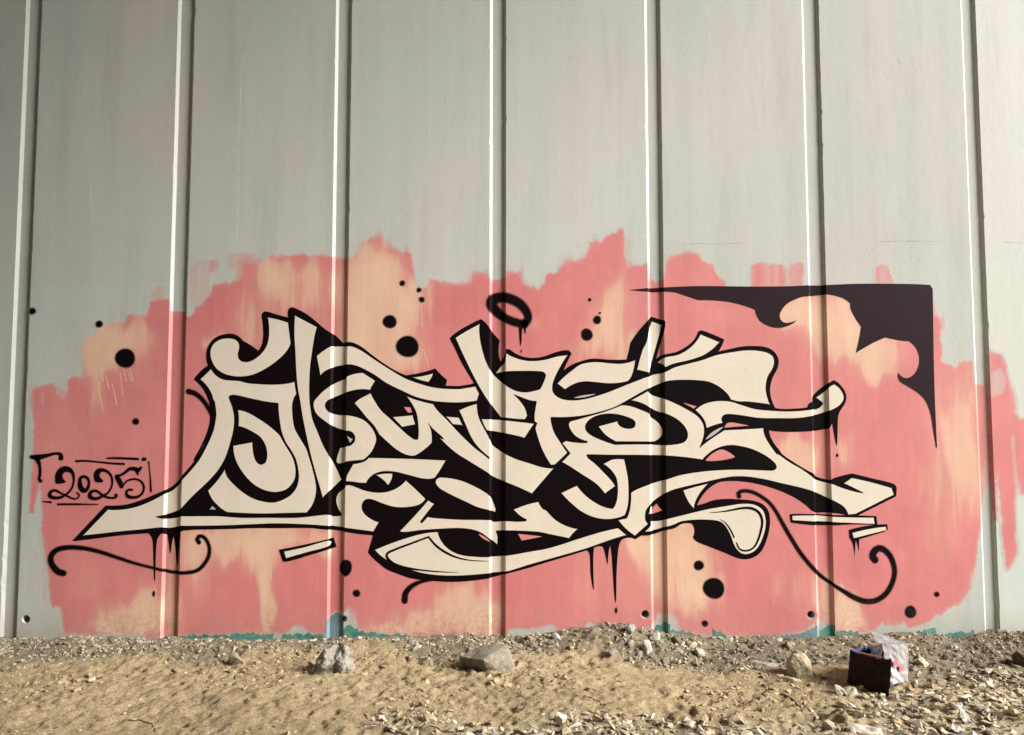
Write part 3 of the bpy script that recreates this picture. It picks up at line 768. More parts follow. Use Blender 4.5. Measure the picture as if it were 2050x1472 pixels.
CREAM = ["-2622,642! -2472,802! -2388,802 -2295,820 -2203,857 -2123,900 -2080,922 -2025,981! -1978,1033 -1923,1103 -1874,1197 -1839,1286 -1825,1379 -1830,1426 -1840,1473 -1841,1463 -1858,1511 -1888,1558 -1929,1598! -1862,1664! -1833,1626 -1790,1600 -1733,1592 -1686,1589 -1633,1576 -1567,1570 -1473,1567 -1402,1572 -1343,1584! -1338,1548 -1330,1508! -1348,1473 -1355,1430 -1354,1403 -1348,1347 -1336,1295 -1307,1243 -1263,1173! -1248,1127 -1224,1052 -1203,968 -1198,917 -1206,866 -1224,820 -1232,809 -1255,781! -1375,778 -1553,775 -1744,784! -1787,812 -1836,862 -1863,917! -1808,978 -1762,1047! -1742,996 -1694,945 -1637,899 -1576,866 -1505,848 -1458,845 -1403,862 -1352,894 -1320,940 -1309,996 -1315,1052 -1332,1113 -1362,1164 -1395,1215 -1418,1271 -1431,1332 -1441,1403 -1443,1448! -1447,1450! -1518,1459 -1612,1478 -1684,1495 -1726,1501 -1745,1495 -1747,1482! -1727,1435 -1725,1431 -1711,1365 -1714,1286 -1733,1201 -1759,1117 -1800,1043 -1859,973 -1927,908 -1973,862 -2020,808! -2088,777 -2178,757! -2106,746 -2019,762! -1970,762 -1791,762 -1660,753 -1493,753 -1314,753 -1195,765 -1124,771 -1100,761 -1049,763! -1045,771! -1070,809 -1082,860 -1066,902 -1029,930 -1018,949! -997,951 -959,939 -903,918 -842,906 -781,907 -730,921 -688,944 -651,979! -585,921 -528,865! -547,842 -584,823 -654,813 -724,816 -794,837 -855,860 -888,863 -911,846 -918,814 -906,782 -868,749 -812,724! -846,666! -937,678 -1021,689 -1105,699 -1123,700 -1254,709 -1433,715 -1582,710 -1730,704 -1969,700 -2018,701! -2104,685 -2135,691 -2259,679 -2383,668 -2507,654",
"-1519,1985! -1452,1971 -1390,1952! -1382,1895 -1371,1821! -1396,1771 -1452,1714 -1522,1664 -1592,1629 -1663,1614 -1729,1617 -1791,1636 -1839,1674 -1866,1728 -1870,1776 -1852,1818 -1810,1847 -1753,1854 -1715,1845 -1693,1821 -1690,1790 -1697,1752 -1689,1723 -1665,1708 -1632,1708 -1590,1728 -1548,1766 -1520,1814 -1510,1871 -1511,1928",
"-1351,1997! -1281,1961 -1210,1923! -1223,1866 -1238,1761 -1248,1667 -1251,1548 -1247,1454 -1244,1436 -1229,1356 -1194,1271 -1155,1183 -1122,1127 -1088,1066 -1047,981! -1160,871! -1179,936 -1204,1015 -1239,1136 -1264,1239 -1290,1356 -1311,1473 -1326,1548 -1338,1667 -1344,1761 -1353,1880",
"-1211,1743! -1169,1777 -1127,1803 -1099,1805 -1023,1805 -990,1803 -932,1777 -851,1722 -756,1661 -661,1606 -566,1571 -496,1552 -425,1542 -324,1539 -306,1542 -226,1555! -202,1510! -216,1465! -282,1456 -353,1453 -447,1458 -485,1462 -589,1486 -684,1528 -779,1575 -841,1618 -898,1651 -960,1679 -1012,1689 -1097,1675 -1125,1663 -1158,1646 -1186,1620!",
"-619,1611! -553,1620 -487,1637! -496,1608 -517,1580! -567,1592",
"-845,1590! -877,1531! -920,1535 -967,1531 -1024,1516 -1070,1498 -1113,1479 -1145,1458 -1152,1434 -1142,1410 -1111,1389 -1059,1378 -1022,1378 -965,1368 -908,1345 -861,1298 -837,1251 -833,1228 -841,1195 -864,1149 -912,1102! -961,1098 -1022,1090 -1041,1081 -1074,1079! -1083,1093 -1079,1121 -1061,1177! -1042,1179 -1019,1187 -991,1193 -968,1219 -966,1242 -983,1270 -1011,1280 -1020,1279! -1058,1288 -1105,1307 -1162,1345 -1205,1382 -1222,1415 -1225,1458 -1202,1490 -1165,1528 -1123,1559 -1100,1575 -1025,1606! -1022,1617! -968,1635 -921,1639!",
"-973,1450! -948,1474 -910,1495 -873,1514! -844,1462 -805,1406 -753,1359 -682,1293 -634,1251 -597,1228 -580,1228! -576,1270 -581,1340 -593,1396 -617,1443 -655,1498! -589,1472 -485,1446! -457,1406 -400,1349 -323,1267 -234,1182 -182,1142 -139,1108! -138,1118! -182,1153 -225,1199 -258,1252 -291,1327 -327,1407! -273,1431 -216,1448! -211,1397 -202,1360 -178,1309 -145,1250 -122,1196! -79,1163 -37,1138 24,1110 118,1080 188,1059 258,1052! 122,896! 47,931 -32,963 -121,1000 -140,1017 -257,1089 -351,1149 -446,1238 -418,1228 -494,1298 -520,1335! -498,1288 -491,1237 -493,1205! -540,1163 -591,1130 -619,1126 -657,1135 -714,1167 -775,1219 -820,1259! -825,1270 -851,1312 -899,1363 -937,1410",
"-737,1366! -612,1378! -595,1319! -677,1303!",
"-407,1370! -327,1363! -303,1314! -364,1320!",
"-188,1353! -141,1353 -42,1346 137,1325! 78,1236! 24,1250 -42,1264 -122,1278 -155,1283! -173,1313",
"-352,1856! -284,1899 -199,1944! -201,1889 -189,1808 -165,1723 -136,1661 -99,1614 -37,1562 1,1538 48,1522 95,1520 142,1529 173,1538! 194,1581 208,1624 199,1640 166,1646 71,1648 -37,1645 -101,1634! -70,1680 -47,1699! -35,1761! 10,1737 72,1718 128,1713 204,1721 284,1742 346,1749! 303,1680 265,1605 250,1548 260,1510 298,1482 354,1470 415,1472 478,1484 585,1517 704,1564 832,1614! 851,1616 870,1628 941,1642 1005,1673 1093,1697 1181,1720 1264,1749 1357,1767 1445,1779 1504,1779 1574,1767 1614,1744 1625,1711 1613,1664 1582,1612 1569,1548 1574,1501 1593,1440! 1526,1451 1439,1460 1404,1459 1349,1473! 1329,1507 1283,1548 1220,1580 1150,1590 1074,1593 1004,1591 949,1583 902,1564 859,1546 835,1536 726,1475 632,1425 537,1395 443,1374 349,1364 240,1364! 243,1332 259,1276 292,1220 341,1147! 301,1107 263,1073! 240,1070! 212,1112 179,1178 151,1262 142,1299! 155,1327! 139,1338! 137,1374 142,1412 151,1463! 118,1465 71,1480 8,1506! 48,1468 81,1421 94,1378 94,1372 80,1350! 24,1353 -37,1359 -70,1363! -108,1412 -164,1487 -212,1567 -259,1657 -307,1756",
"279,1572! 326,1619 374,1657 421,1690 478,1704 539,1706 610,1699 681,1697 764,1718! 757,1671 739,1614 716,1586! 656,1574 586,1572 515,1579 444,1583 387,1569 328,1534!",
"871,1961! 935,1939! 920,1880 895,1794 870,1709 851,1638! 822,1645 773,1657! 790,1723 810,1785 834,1832 852,1913",
"904,1704! 942,1733 1018,1749 1060,1766 1118,1808 1157,1856 1169,1879! 1288,1829! 1241,1782 1182,1744 1093,1714 1005,1694 950,1672! 936,1687!",
"840,1527! 863,1505 939,1480 1032,1439 1116,1392 1155,1361 1181,1315 1184,1269 1173,1222 1152,1176! 1202,1217 1308,1286! 1436,1292 1549,1299! 1557,1251 1585,1199 1630,1136 1632,1141 1702,1092 1785,1043 1858,987! 1910,970 1969,956! 2049,925 2154,900! 2085,935 2033,960! 2083,994! 2205,967 2327,932! 2340,890! 2101,773! 2055,768! 2032,813 1991,841 1935,869 1852,907 1768,932 1663,956 1558,981 1453,998 1362,1000 1277,987 1171,963 1065,939 995,921 950,903 898,870 851,833 822,796 815,759 816,737! 832,712! 750,641! 704,675 673,706 648,737! 673,743 701,749! 721,810 728,903! 768,926 848,956 951,986 1026,1010 1150,1031 1278,1042 1419,1045 1560,1040 1602,1040 1624,1057 1617,1078 1562,1124 1478,1166 1394,1187 1337,1191 1281,1180 1224,1152 1170,1103! 1103,1113 998,1124 934,1128 793,1131 606,1132 458,1135! 465,1117 511,1080 581,1010 618,968 633,942! 569,896! 511,959 427,1014 347,1066 305,1089! 357,1142! 308,1206! 332,1220! 395,1210 461,1208! 465,1216! 433,1224 390,1248 360,1285 348,1323 358,1339! 419,1356 490,1376 584,1404 674,1439! 726,1435 796,1411 848,1388! 857,1365! 899,1337 927,1299 931,1266 921,1243 879,1213! 639,1214! 583,1248 555,1276 532,1309! 598,1327 650,1341! 659,1318 682,1302 725,1295 753,1304 760,1323 749,1346 702,1367 645,1381 584,1384 523,1372 476,1346 453,1313 456,1285 484,1257 536,1231 592,1210 634,1197! 841,1199 935,1194 1029,1203 1067,1220 1081,1252 1072,1290 1049,1323 1008,1356 951,1384 890,1402 839,1430 797,1451 733,1468!",
"1130,1408! 1177,1443 1235,1461 1294,1466 1352,1461 1410,1443 1496,1417 1613,1405 1729,1402 1857,1414! 1898,1422 1925,1451! 1882,1486! 1948,1536 1960,1553 1992,1568! 2030,1536 2049,1495 2045,1466 2015,1431 1956,1402 1862,1373 1757,1357 1641,1356 1524,1358 1420,1373 1333,1382 1301,1373 1292,1356 1300,1329! 1250,1315 1198,1296! 1187,1338 1170,1367",
"561,1077! 587,1093 624,1108 690,1107! 699,1066 712,991 716,907 711,829 691,766! 649,750 588,741 509,750 425,787 356,843 300,901! 347,924 398,947! 431,907 477,866 533,831 580,813 617,807! 636,843 646,898 646,945 637,996 605,1042",
"1048,918! 1129,942 1206,960! 1156,904 1127,855 1113,806! 1078,848",
"848,819! 858,822! 860,776! 834,771!",
"-838,558! -730,601 -618,638 -525,660 -452,666! -432,614 -388,565 -320,531 -214,517 -133,516 -28,525 96,546 231,571 417,629 542,666 648,690! 700,646! 604,617 454,565 293,519 106,467 -28,427 -133,415 -276,403 -399,401 -523,412 -617,436 -710,470 -785,509",
"847,730! 903,733 953,746 1103,783 1098,782 1204,806 1331,827 1415,838 1485,831 1534,799 1552,744 1549,688 1530,626 1501,571 1465,540 1416,529 1381,547 1354,585 1334,640 1314,681 1287,716 1259,730 1203,737 1119,737 1034,727 992,709 953,697 853,669 809,666! 847,703!",
"-687,669! -594,767 -514,857! -475,835! -514,786 -560,727! -554,718! -535,737 -517,758! -464,750 -308,741 -134,738 -115,727 -31,732 28,729 87,732! 89,740! 59,755 28,780 9,801! 90,832 162,848! 190,804 207,798 262,743 325,706 402,684! 371,654! 349,626! 231,650 169,663 107,668 3,672 -34,672 -99,669! -87,632 -90,586! -134,620 -196,663 -258,681 -339,687 -463,681 -556,675 -656,663",
"-1014,1009! -975,1079! -912,1093 -880,1117! -774,1115 -633,1111 -406,1101! -436,1046 -473,993! -506,985 -562,990 -642,1011 -726,1030 -792,1031 -839,1018 -871,995 -894,961! -936,962 -983,969 -1018,971! -1019,986",
"-834,1010! -787,1020 -733,1020! -735,990 -754,953! -765,949! -782,972",
"-471,967 -464,986 -440,998 -444,998 -374,992 -304,975 -233,945 -173,912 -135,884 -116,847 -98,801! -104,782! -135,794 -210,813 -280,845 -374,889 -444,928 -459,944",
"-1691,1410! -1634,1396 -1563,1358 -1491,1309 -1429,1255! -1395,1197 -1351,1127 -1332,1075 -1326,1015 -1339,968 -1376,926 -1422,908 -1469,906 -1530,922 -1592,959 -1649,1019 -1693,1089 -1711,1145 -1715,1190! -1658,1201 -1595,1212! -1592,1169 -1581,1117 -1562,1085 -1538,1074 -1517,1085 -1506,1117 -1509,1164 -1522,1201 -1551,1243 -1594,1271 -1641,1295 -1686,1309! -1685,1356"]
under(sheet("black_outline", [BLACK], 0.0012, M_BLACK, let, 0.0032))
for s in CREAM: under(sheet("letter_fill", [s], 0.0018, M_CREAM, let, -0.0026))
for s in ["-1015,1249! -980,1228! -996,1207!",
"-1832,822! -1810,801! -1849,802!",
"382,1484! 434,1498 519,1508! 444,1487",
"1191,1228! 1232,1272 1302,1306! 1261,1269 1202,1231!"]: under(sheet("overspray_chip", [s], 0.0018, M_GREYF, let))
for s in ["-667,1427! -627,1425! -617,1394! -640,1392!",
"862,810! 888,836! 902,813 923,794! 859,773!",
"1055,1454! 1139,1431! 1121,1417!",
"1320,1324! 1349,1332 1402,1324 1459,1312! 1378,1306 1308,1300!",
"1188,1098! 1231,1141 1287,1166 1329,1152 1371,1120! 1315,1105 1244,1096",
"37,654! 183,638! 127,626 59,614!",
"-205,654! -165,635 -134,607! -177,626"]: under(sheet("background_gap", [s], 0.0018, M_PINKF, let))
for s in ["1211,782,3.5 1274,787,6.4 1323,794,9.9 1415,810,14.2 1471,806,17.0 1512,779,17.0 1529,730,15.6 1520,675,14.2 1502,619,12.8 1473,571,11.3 1430,552,11.3 1389,561,10.6 1372,592,8.5 1368,602,5.7",
"1269,744,2.8 1308,716,7.1 1335,675,9.9 1355,633,9.2",
"-509,635,11.3 -618,595,12.6 -723,555,13.8 -763,531,15.1 -755,503,16.4 -710,470,15.1 -617,445,12.6 -493,430,8.8 -400,424,5.7 -325,423,1.9",
"-509,635,11.3 -463,583,13.8 -400,540,13.8 -326,509,10.1 -245,494,6.3 -133,489,2.5"]: under(stroke("inner_line", [s], 0.0024, M_BLACK, let))

# ---- small bars, corner ornament, flourishes, halo, dots
BARS = [("-1421,559! -1270,588 -1092,630! -1073,573! -1221,529 -1363,488 -1396,488!", "-1389,547! -1264,573 -1122,612 -1104,603! -1124,578 -1239,547 -1375,508!"),
("1697,770! 1712,775! 1858,773 1948,768 2082,766 2228,761! 2233,707! 2088,711 1961,705 1860,705 1704,722!", "1714,762! 1854,764 1962,756 2210,751! 2215,714! 1961,725 1861,729 1715,737!"),
("2057,677! 2170,703 2293,712! 2296,681! 2273,666! 2119,621! 2114,540! 2107,593 2097,615! 2086,496! 2081,585 2060,630!", "2078,659! 2184,683 2283,696! 2285,677! 2183,652 2086,628!")]
for (bk, cr), lab in zip(BARS, ("short tilted cream bar with black outline below the left letters", "long flat cream bar with black outline under the right letter tail", "short cream bar with black outline and two drips, lower right")):
    e = empty("paint_bar"); tag(e, lab, "graffiti", "outlined accent bars around the lettering")
    sheet("bar_outline", [bk], 0.0017, M_BLACK, e); sheet("bar_fill", [cr], 0.0023, M_CREAM, e)
o = sheet("corner_ornament", ["729,2155! 850,2167 950,2172 1171,2180 1472,2177 1722,2179 1853,2185 1963,2187 2174,2195 2475,2193 2605,2187! 2622,2162! 2616,1880 2611,1580 2612,1332 2614,1184! 2609,1170! 2593,1283 2581,1382 2554,1461 2511,1511 2443,1556 2395,1590 2390,1640! 2401,1625 2425,1608 2455,1608 2496,1640 2523,1710 2511,1780 2463,1835! 2403,1840 2319,1858! 2243,1825 2131,1762! 2154,1850 2168,1925! 2133,1981 2109,2031 2105,2071! 2051,2107 1961,2127! 1851,2117 1791,2107 1710,2066 1668,2011 1667,1976 1687,1953 1717,1950 1772,1966! 1727,1935 1666,1918 1606,1925 1547,1956 1523,1991 1512,2031! 1429,2061 1319,2084 1159,2091! 1070,2122 1000,2142 860,2144"], 0.0014, M_PLUM)
tag(o, "large plum black corner ornament with curls and spikes at upper right of mural", "graffiti")
FLOUR = ["-2728,417,36.5 -2766,430,39.0 -2805,479,36.5 -2807,522,34.6 -2771,559,31.4 -2703,572,28.9 -2616,568,26.4 -2516,547,23.9 -2409,513,21.4 -2303,479,17.6 -2159,443,16.4 -2066,421,18.9 -1973,421,21.4 -1911,437,22.6 -1869,479,22.6 -1845,534,22.6 -1850,590,21.4 -1879,633,21.4 -1910,640,23.9 -1921,623,26.4 -1909,603,27.7",
"-1999,1524,32.7 -1958,1511,30.2 -1913,1476,27.7 -1874,1423,26.4 -1848,1373,22.6",
"-651,252,37.7 -646,296,35.2 -610,339,28.9 -554,366,21.4 -492,378,15.1",
"1391,881,28.3 1387,900,25.5 1417,914,21.3 1473,907,21.3 1528,879,21.3 1577,841,21.3 1617,786,22.7 1658,709,25.5 1705,626,25.5 1766,529,25.5 1854,426,24.1 1950,351,18.4 2018,308,25.7 2075,274,31.7 2142,250,31.7 2208,254,31.7 2269,292,31.7 2312,358,30.2 2329,431,30.2 2313,504,33.2 2277,552,36.2 2237,567,39.3 2204,541,42.3 2200,513,43.8 2212,497,42.3"]
for s, lab in zip(FLOUR, ("long black spray curl running under the lower left letter tail", "short black spray arc beside the left edge of the first letter", "small black spray hook under the bottom of the lettering", "long black spray curl sweeping down to a hook at lower right")):
    o = stroke("spray_flourish", [s], 0.0015, M_SPRAY, feather=0.005)
    tag(o, lab, "graffiti", "black spray flourishes")
halo = empty("spray_halo"); tag(halo, "black spray halo ring with drips above the middle letters", "graffiti")
stroke("ring", ["77,1941,49.7 16,1955,51.2 -44,1981,49.7 -97,2023,60.2 -126,2065,69.3 -116,2096,69.3 -67,2111,60.2 -14,2101,61.7 47,2071,58.7 88,2023,52.7 101,1978,48.2 77,1941,49.7"], 0.0015, M_SPRAY, halo, feather=0.008)
for s in ["43,1932! 65,1932! 62,1886 59,1826 54,1803! 48,1841",
"73,1924! 88,1924! 84,1880! 78,1886!",
"56,1788! 62,1772! 60,1759! 54,1769!"]: sheet("drip", [s], 0.0018, M_BLACK, halo)
DOTS = [(-2.983, 2.023, 0.0216, 0.0216, 0.0056, "small black dot on bare grey paint at far left edge"),
(-2.564, 1.942, 0.0216, 0.0216, 0.0056, "small black dot on the upper left rim of the pale peach patch"),
(-2.396, 1.730, 0.0602, 0.0602, 0.0056, "big black dot at the left above the year number"),
(-2.318, 1.338, 0.0201, 0.0201, 0.0056, "small black dot on pink between the big left dot and the year number"),
(-0.759, 1.957, 0.0417, 0.0417, 0.0056, "medium black dot above the biggest round dot, left of centre"),
(-0.683, 2.198, 0.0170, 0.0170, 0.0051, "tiny black dot topmost of the three by the peach patch"),
(-0.579, 2.155, 0.0145, 0.0145, 0.0044, "tiny black dot in the middle of the three by the peach patch"),
(-0.561, 2.095, 0.0170, 0.0170, 0.0051, "tiny black dot lowest of the three by the peach patch"),
(-0.648, 1.802, 0.0679, 0.0679, 0.0056, "biggest round black dot above the letters left of centre"),
(0.484, 2.094, 0.0105, 0.0105, 0.0031, "tiny black dot uppermost in the group right of the halo"),
(0.530, 1.968, 0.0253, 0.0253, 0.0056, "medium oval black dot between tiny ones right of the halo"),
(0.465, 1.876, 0.0364, 0.0364, 0.0056, "round black dot lowest in the group right of the halo"),
(0.547, 2.011, 0.0074, 0.0074, 0.0022, "speck of black right beside the oval dot right of the halo"),
(-0.944, 0.297, 0.0216, 0.0216, 0.0056, "small black dot low on the wall right of the third groove"),
(1.138, 0.464, 0.0296, 0.0296, 0.0056, "medium black dot just above the large dot at lower right"),
(1.227, 0.327, 0.0633, 0.0633, 0.0056, "large black dot low on the wall right of the fifth groove"),
(1.170, 0.117, 0.0185, 0.0185, 0.0056, "small black dot near the ground below the large lower right dot"),
(2.418, 0.186, 0.0355, 0.0355, 0.0056, "blurred black dot near the ground at far lower right"),
(2.581, 0.291, 0.0154, 0.0154, 0.0046, "tiny blurred black dot at the right edge of the pink, lower right"),
(-1.013, 0.449, 0.0386, 0.0494, 0.0049, "oval black dot straddling the right lip of the third groove, low down"),
(0.632, 0.195, 0.0074, 0.0185, 0.0026, "black drop below the longest drip under the lettering"),
(-2.176, 0.294, 0.0077, 0.0185, 0.0027, "black drop below the drips of the left letter tail"),
(1.999, 1.131, 0.0062, 0.0123, 0.0022, "tiny black drop below the drip at the right end of the letters"),
(-1.015, 0.146, 0.0142, 0.0167, 0.0049, "small black dot at the right lip of the third groove by the ground")]
for i, (x, z, rx, rz, fe, lab) in enumerate(DOTS):
    tag(blot("spray_dot", x, z, rx, rz, 0.0015, M_SPRAY, None, fe, i), lab, "paint dot", "black spray dots around the lettering")
yr = empty("year_lettering", (0, 0, 0)); tag(yr, "black brushed number 2025 framed by thin strokes at far left", "graffiti")
YP = ["-2796,958! -2802,993 -2798,1022 -2780,1050 -2748,1065 -2715,1059 -2693,1040 -2681,1008 -2681,968! -2695,993 -2701,1015 -2718,1027 -2739,1029 -2753,1018 -2756,1000 -2748,983 -2732,970! -2744,963! -2769,958",
"-2551,968! -2564,993 -2563,1025 -2546,1047 -2521,1053 -2489,1045 -2463,1025 -2448,997 -2445,965! -2454,968! -2460,993 -2477,1018 -2499,1029 -2517,1029 -2529,1015 -2527,1000 -2506,979! -2509,967! -2533,965"]; YS = ["-2689,1008,14.5 -2687,972,12.6 -2695,936,12.6 -2713,908,13.7 -2734,890,14.5 -2766,874,18.1 -2802,872,19.9 -2829,883,25.3 -2828,904,21.7 -2807,917,16.3 -2782,911,14.5 -2760,899,10.8 -2734,888,12.6 -2705,874,11.6 -2676,865,10.8 -2655,874,10.1 -2651,890,10.1 -2665,903,10.1",
"-2625,1002,16.3 -2602,990,18.1 -2593,961,16.3 -2603,926,21.7 -2622,915,28.9 -2643,936,32.5 -2649,968,25.3 -2645,993,19.9 -2625,1002,16.3",
"-2452,983,14.5 -2451,951,12.6 -2463,919,12.6 -2480,897,13.7 -2501,887,16.3 -2529,871,18.1 -2558,867,19.9 -2583,879,27.1 -2581,904,21.7 -2556,915,16.3 -2534,908,14.5 -2512,890,16.3 -2487,878,14.5 -2454,871,13.7 -2429,874,14.5 -2419,887,16.3 -2428,890,16.3",
"-2422,999,28.9 -2407,972,32.5 -2392,942,27.1",
"-2426,1004,18.1 -2394,1013,14.5 -2370,1029,18.1 -2345,1048,21.7 -2316,1048,25.3 -2295,1041,30.7 -2276,1056,14.5",
"-2300,1032,21.7 -2294,1013,10.1",
"-2381,951,10.8 -2361,974,11.6 -2332,984,12.6 -2300,984,12.6 -2271,968,13.7 -2256,940,13.7 -2262,904,14.5 -2286,881,16.3 -2318,874,18.1 -2351,881,23.5 -2362,901,16.3 -2352,919,14.5 -2327,920,14.5"]
for k, (pl, sl) in enumerate((([0], [0]), ([], [1]), ([1], [2]), ([], [3, 4, 5, 6]))):
    dg = stroke("digit", [YS[i] for i in sl], 0.0015, M_SPRAY, yr, feather=0.0025, step=0.006)
    for i in pl: sheet("hook", [YP[i]], 0.0018, M_BLACK, dg, step=0.006)
for s in ["-2677,1095,13.7 -2620,1097,11.6 -2540,1090,10.1 -2450,1081,12.6 -2382,1078,13.7",
"-2487,1113,10.1 -2433,1114,13.7 -2297,1108,14.5",
"-2231,1091,10.1 -2227,1065,5.8 -2218,993,8.7 -2212,911,13.0",
"-2872,849,5.8 -2822,846,13.7",
"-2779,833,13.0 -2675,833,12.3 -2535,832,6.5",
"-2265,1107,21.7 -2255,1107,21.7",
"-2952,1122,22.0 -2917,1118,37.7 -2855,1130,22.0 -2806,1142,15.7 -2774,1136,22.0 -2770,1114,31.4",
"-2917,1111,31.4 -2900,1071,18.9 -2895,1021,17.6 -2899,984,18.9 -2890,975,23.9"]: stroke("frame_stroke", [s], 0.0015, M_SPRAY, yr, feather=0.0025, step=0.006)
runs = stroke("paint_runs", ["-2583,1674,6.2 -2560,1566,6.2 -2531,1437,6.2 -2520,1387,3.1",
"-2542,1668,6.2 -2527,1582,6.2",
"-2513,1622,6.2 -2491,1541,6.2",
"-2471,1566,6.2 -2439,1443,6.2",
"-2427,1643,4.6 -2404,1504,4.6",
"-2403,1659,4.6 -2385,1582,4.6",
"-2381,1659,4.6 -2357,1591,4.6",
"-2366,1665,4.6 -2342,1585,4.6",
"-709,2058,4.6 -689,1970,4.6 -661,1908,4.6 -648,1883,3.1",
"-681,2045,4.6 -665,1970,4.6 -636,1889,4.6",
"-650,2051,4.6 -637,1970,4.6",
"-622,2058,4.6 -608,1945,4.6",
"-594,2058,4.6 -583,1933,4.6",
"-563,2058,4.6 -559,1923,4.6",
"994,440,6.2 1011,291,6.2 1025,216,4.6",
"1056,455,6.2 1068,261,6.2",
"-1476,500,6.2 -1465,380,6.2",
"-548,1783,4.6 -517,1674,4.6",
"657,2127,4.6 656,2017,4.6",
"635,2174,4.6 638,2095,4.6"], 0.0008, M_STREAK)
tag(runs, "thin pale peach paint runs dripping through the pink ground", "wall paint", kind="stuff")

# ------------------------------------------------------------------ stones
def hull_stone(seed, n=13, sx=1.0, sy=0.8, sz=0.6):
    r = np.random.default_rng(seed)
    p = r.normal(size=(n, 3)); p /= np.linalg.norm(p, axis=1)[:, None]
    p *= r.uniform(0.78, 1.05, (n, 1)); p *= np.array([sx, sy, sz])
    bm = bmesh.new()
    for q in p: bm.verts.new(q)
    res = bmesh.ops.convex_hull(bm, input=bm.verts)
    for v in [v for v in bm.verts if not v.link_faces]: bm.verts.remove(v)
    bmesh.ops.triangulate(bm, faces=bm.faces)
    bm.verts.ensure_lookup_table(); bm.verts.index_update()
    V = np.array([v.co for v in bm.verts]); Fc = np.array([[v.index for v in f.verts] for f in bm.faces])
    bm.free(); return V, Fc
KIT = [hull_stone(i, 11 + i % 4, 1, 0.62 + 0.3 * ((i * 7) % 5) / 5, 0.45 + 0.35 * ((i * 3) % 4) / 4) for i in range(16)]
CHIPS = [hull_stone(100 + i, 10, 1, 0.3 + 0.25 * (i % 4) / 4, 0.10 + 0.10 * (i % 3) / 3) for i in range(12)]

def pile(name, items, kit):
    """items: (x, y, size, tone rgb, sink) -> one mesh of many small stones"""
    Vs, Fs, Cs = [], [], []; base = 0
    zs = ground_z(np.array([i[0] for i in items]), np.array([i[1] for i in items])) + 0.004
    for k, (x, y, s, t, sink) in enumerate(items):
        V, Fc = kit[rng.integers(len(kit))]
        a, b, c = rng.uniform(0, 6.28), rng.normal(0, 0.35), rng.normal(0, 0.35)
        R = np.array(Matrix.Rotation(a, 3, 'Z') @ Matrix.Rotation(b, 3, 'X') @ Matrix.Rotation(c, 3, 'Y'))
        W = (V * s) @ R.T + np.array([x, y, zs[k] + sink * s])
        Vs.append(W); Fs.append(Fc + base); Cs.append(np.tile(t, (len(V), 1))); base += len(V)
    o = from_np(name, np.concatenate(Vs), np.concatenate(Fs), M_PILE)
    color_attr(o, "tone", np.concatenate(Cs))
    return o

def tones(k):
    pal = np.array([(0.34, 0.32, 0.27), (0.25, 0.235, 0.20), (0.42, 0.39, 0.33), (0.40, 0.31, 0.19), (0.58, 0.54, 0.46), (0.22, 0.17, 0.11)])
    return (pal[k % len(pal)] * 0.5 + np.array([0.36, 0.285, 0.18]) * 0.5) * rng.uniform(0.72, 1.15)

def scatter(n, x0, x1, y0, y1, dens, smin, smax, power=2.2, sink=0.15, gain=1.0):
    out = []
    while len(out) < n:
        x = rng.uniform(x0, x1, 4000); y = rng.uniform(y0, y1, 4000)
        d = dens(x, y); ok = rng.uniform(0, 1, 4000) < d
        for xx, yy in zip(x[ok], y[ok]):
            s = smin + (smax - smin) * rng.uniform() ** power
            out.append((xx, yy, s, tones(int(rng.integers(6))) * gain, sink))
            if len(out) >= n: break
    return out

clump = lambda x, y: 0.35 + 0.65 * smooth01(fbm(x * 4, y * 6, 111, 3) * 2 + 0.4)
gr_items = scatter(9500, -3.6, 3.9, -0.85, -0.012, lambda x, y: grit(x, y) * clump(x, y), 0.003, 0.020, 3.2, 0.0)
gr_items += scatter(420, -3.6, 3.9, -0.70, -0.02, lambda x, y: grit(x, y) * clump(x * 0.7, y), 0.014, 0.034, 1.6, -0.1, 0.85)
o = pile("gravel", gr_items, KIT)
tag(o, "grey concrete gravel and grit banked along the foot of the wall", "gravel", kind="stuff")
o = pile("debris_chips", scatter(7000, -1.6, 4.0, -1.75, -0.2, lambda x, y: fan(x, y) * clump(x, y), 0.006, 0.040, 2.0, 0.25, 1.3), CHIPS + KIT[:3])
tag(o, "pale stone and wood chips strewn over the dirt at lower right", "debris", kind="stuff")
o = pile("dirt_crumbs", scatter(3200, -3.6, 3.9, -1.75, -0.2, lambda x, y: 0.25 + 0.75 * clump(x, y), 0.003, 0.011, 2.5, 0.1), KIT)
tag(o, "small dirt crumbs and pebbles scattered over the trodden earth", "gravel", kind="stuff")

def clods(n, dens, smin, smax):
    out = []
    for x, y, s_, t, k in scatter(n, -3.6, 3.9, -1.8, -0.05, dens, smin, smax, 2.4, 0.0):
        g = float(grit(np.array([x]), np.array([y]))[0])
        t = (tan_ * (1 - g) + grey_ * g) * rng.uniform(0.48, 0.86)
        out.append((x, y, s_, t, rng.uniform(-0.28, 0.02)))
    return out
o = pile("dirt_clods", clods(5500, lambda x, y: smooth01(fbm(x * 2.2 + 3, y * 3.0, 121, 3) * 3.0 + 0.15), 0.004, 0.030), KIT)
tag(o, "flaky tan earth clods trodden into the dirt", "earth", kind="stuff")

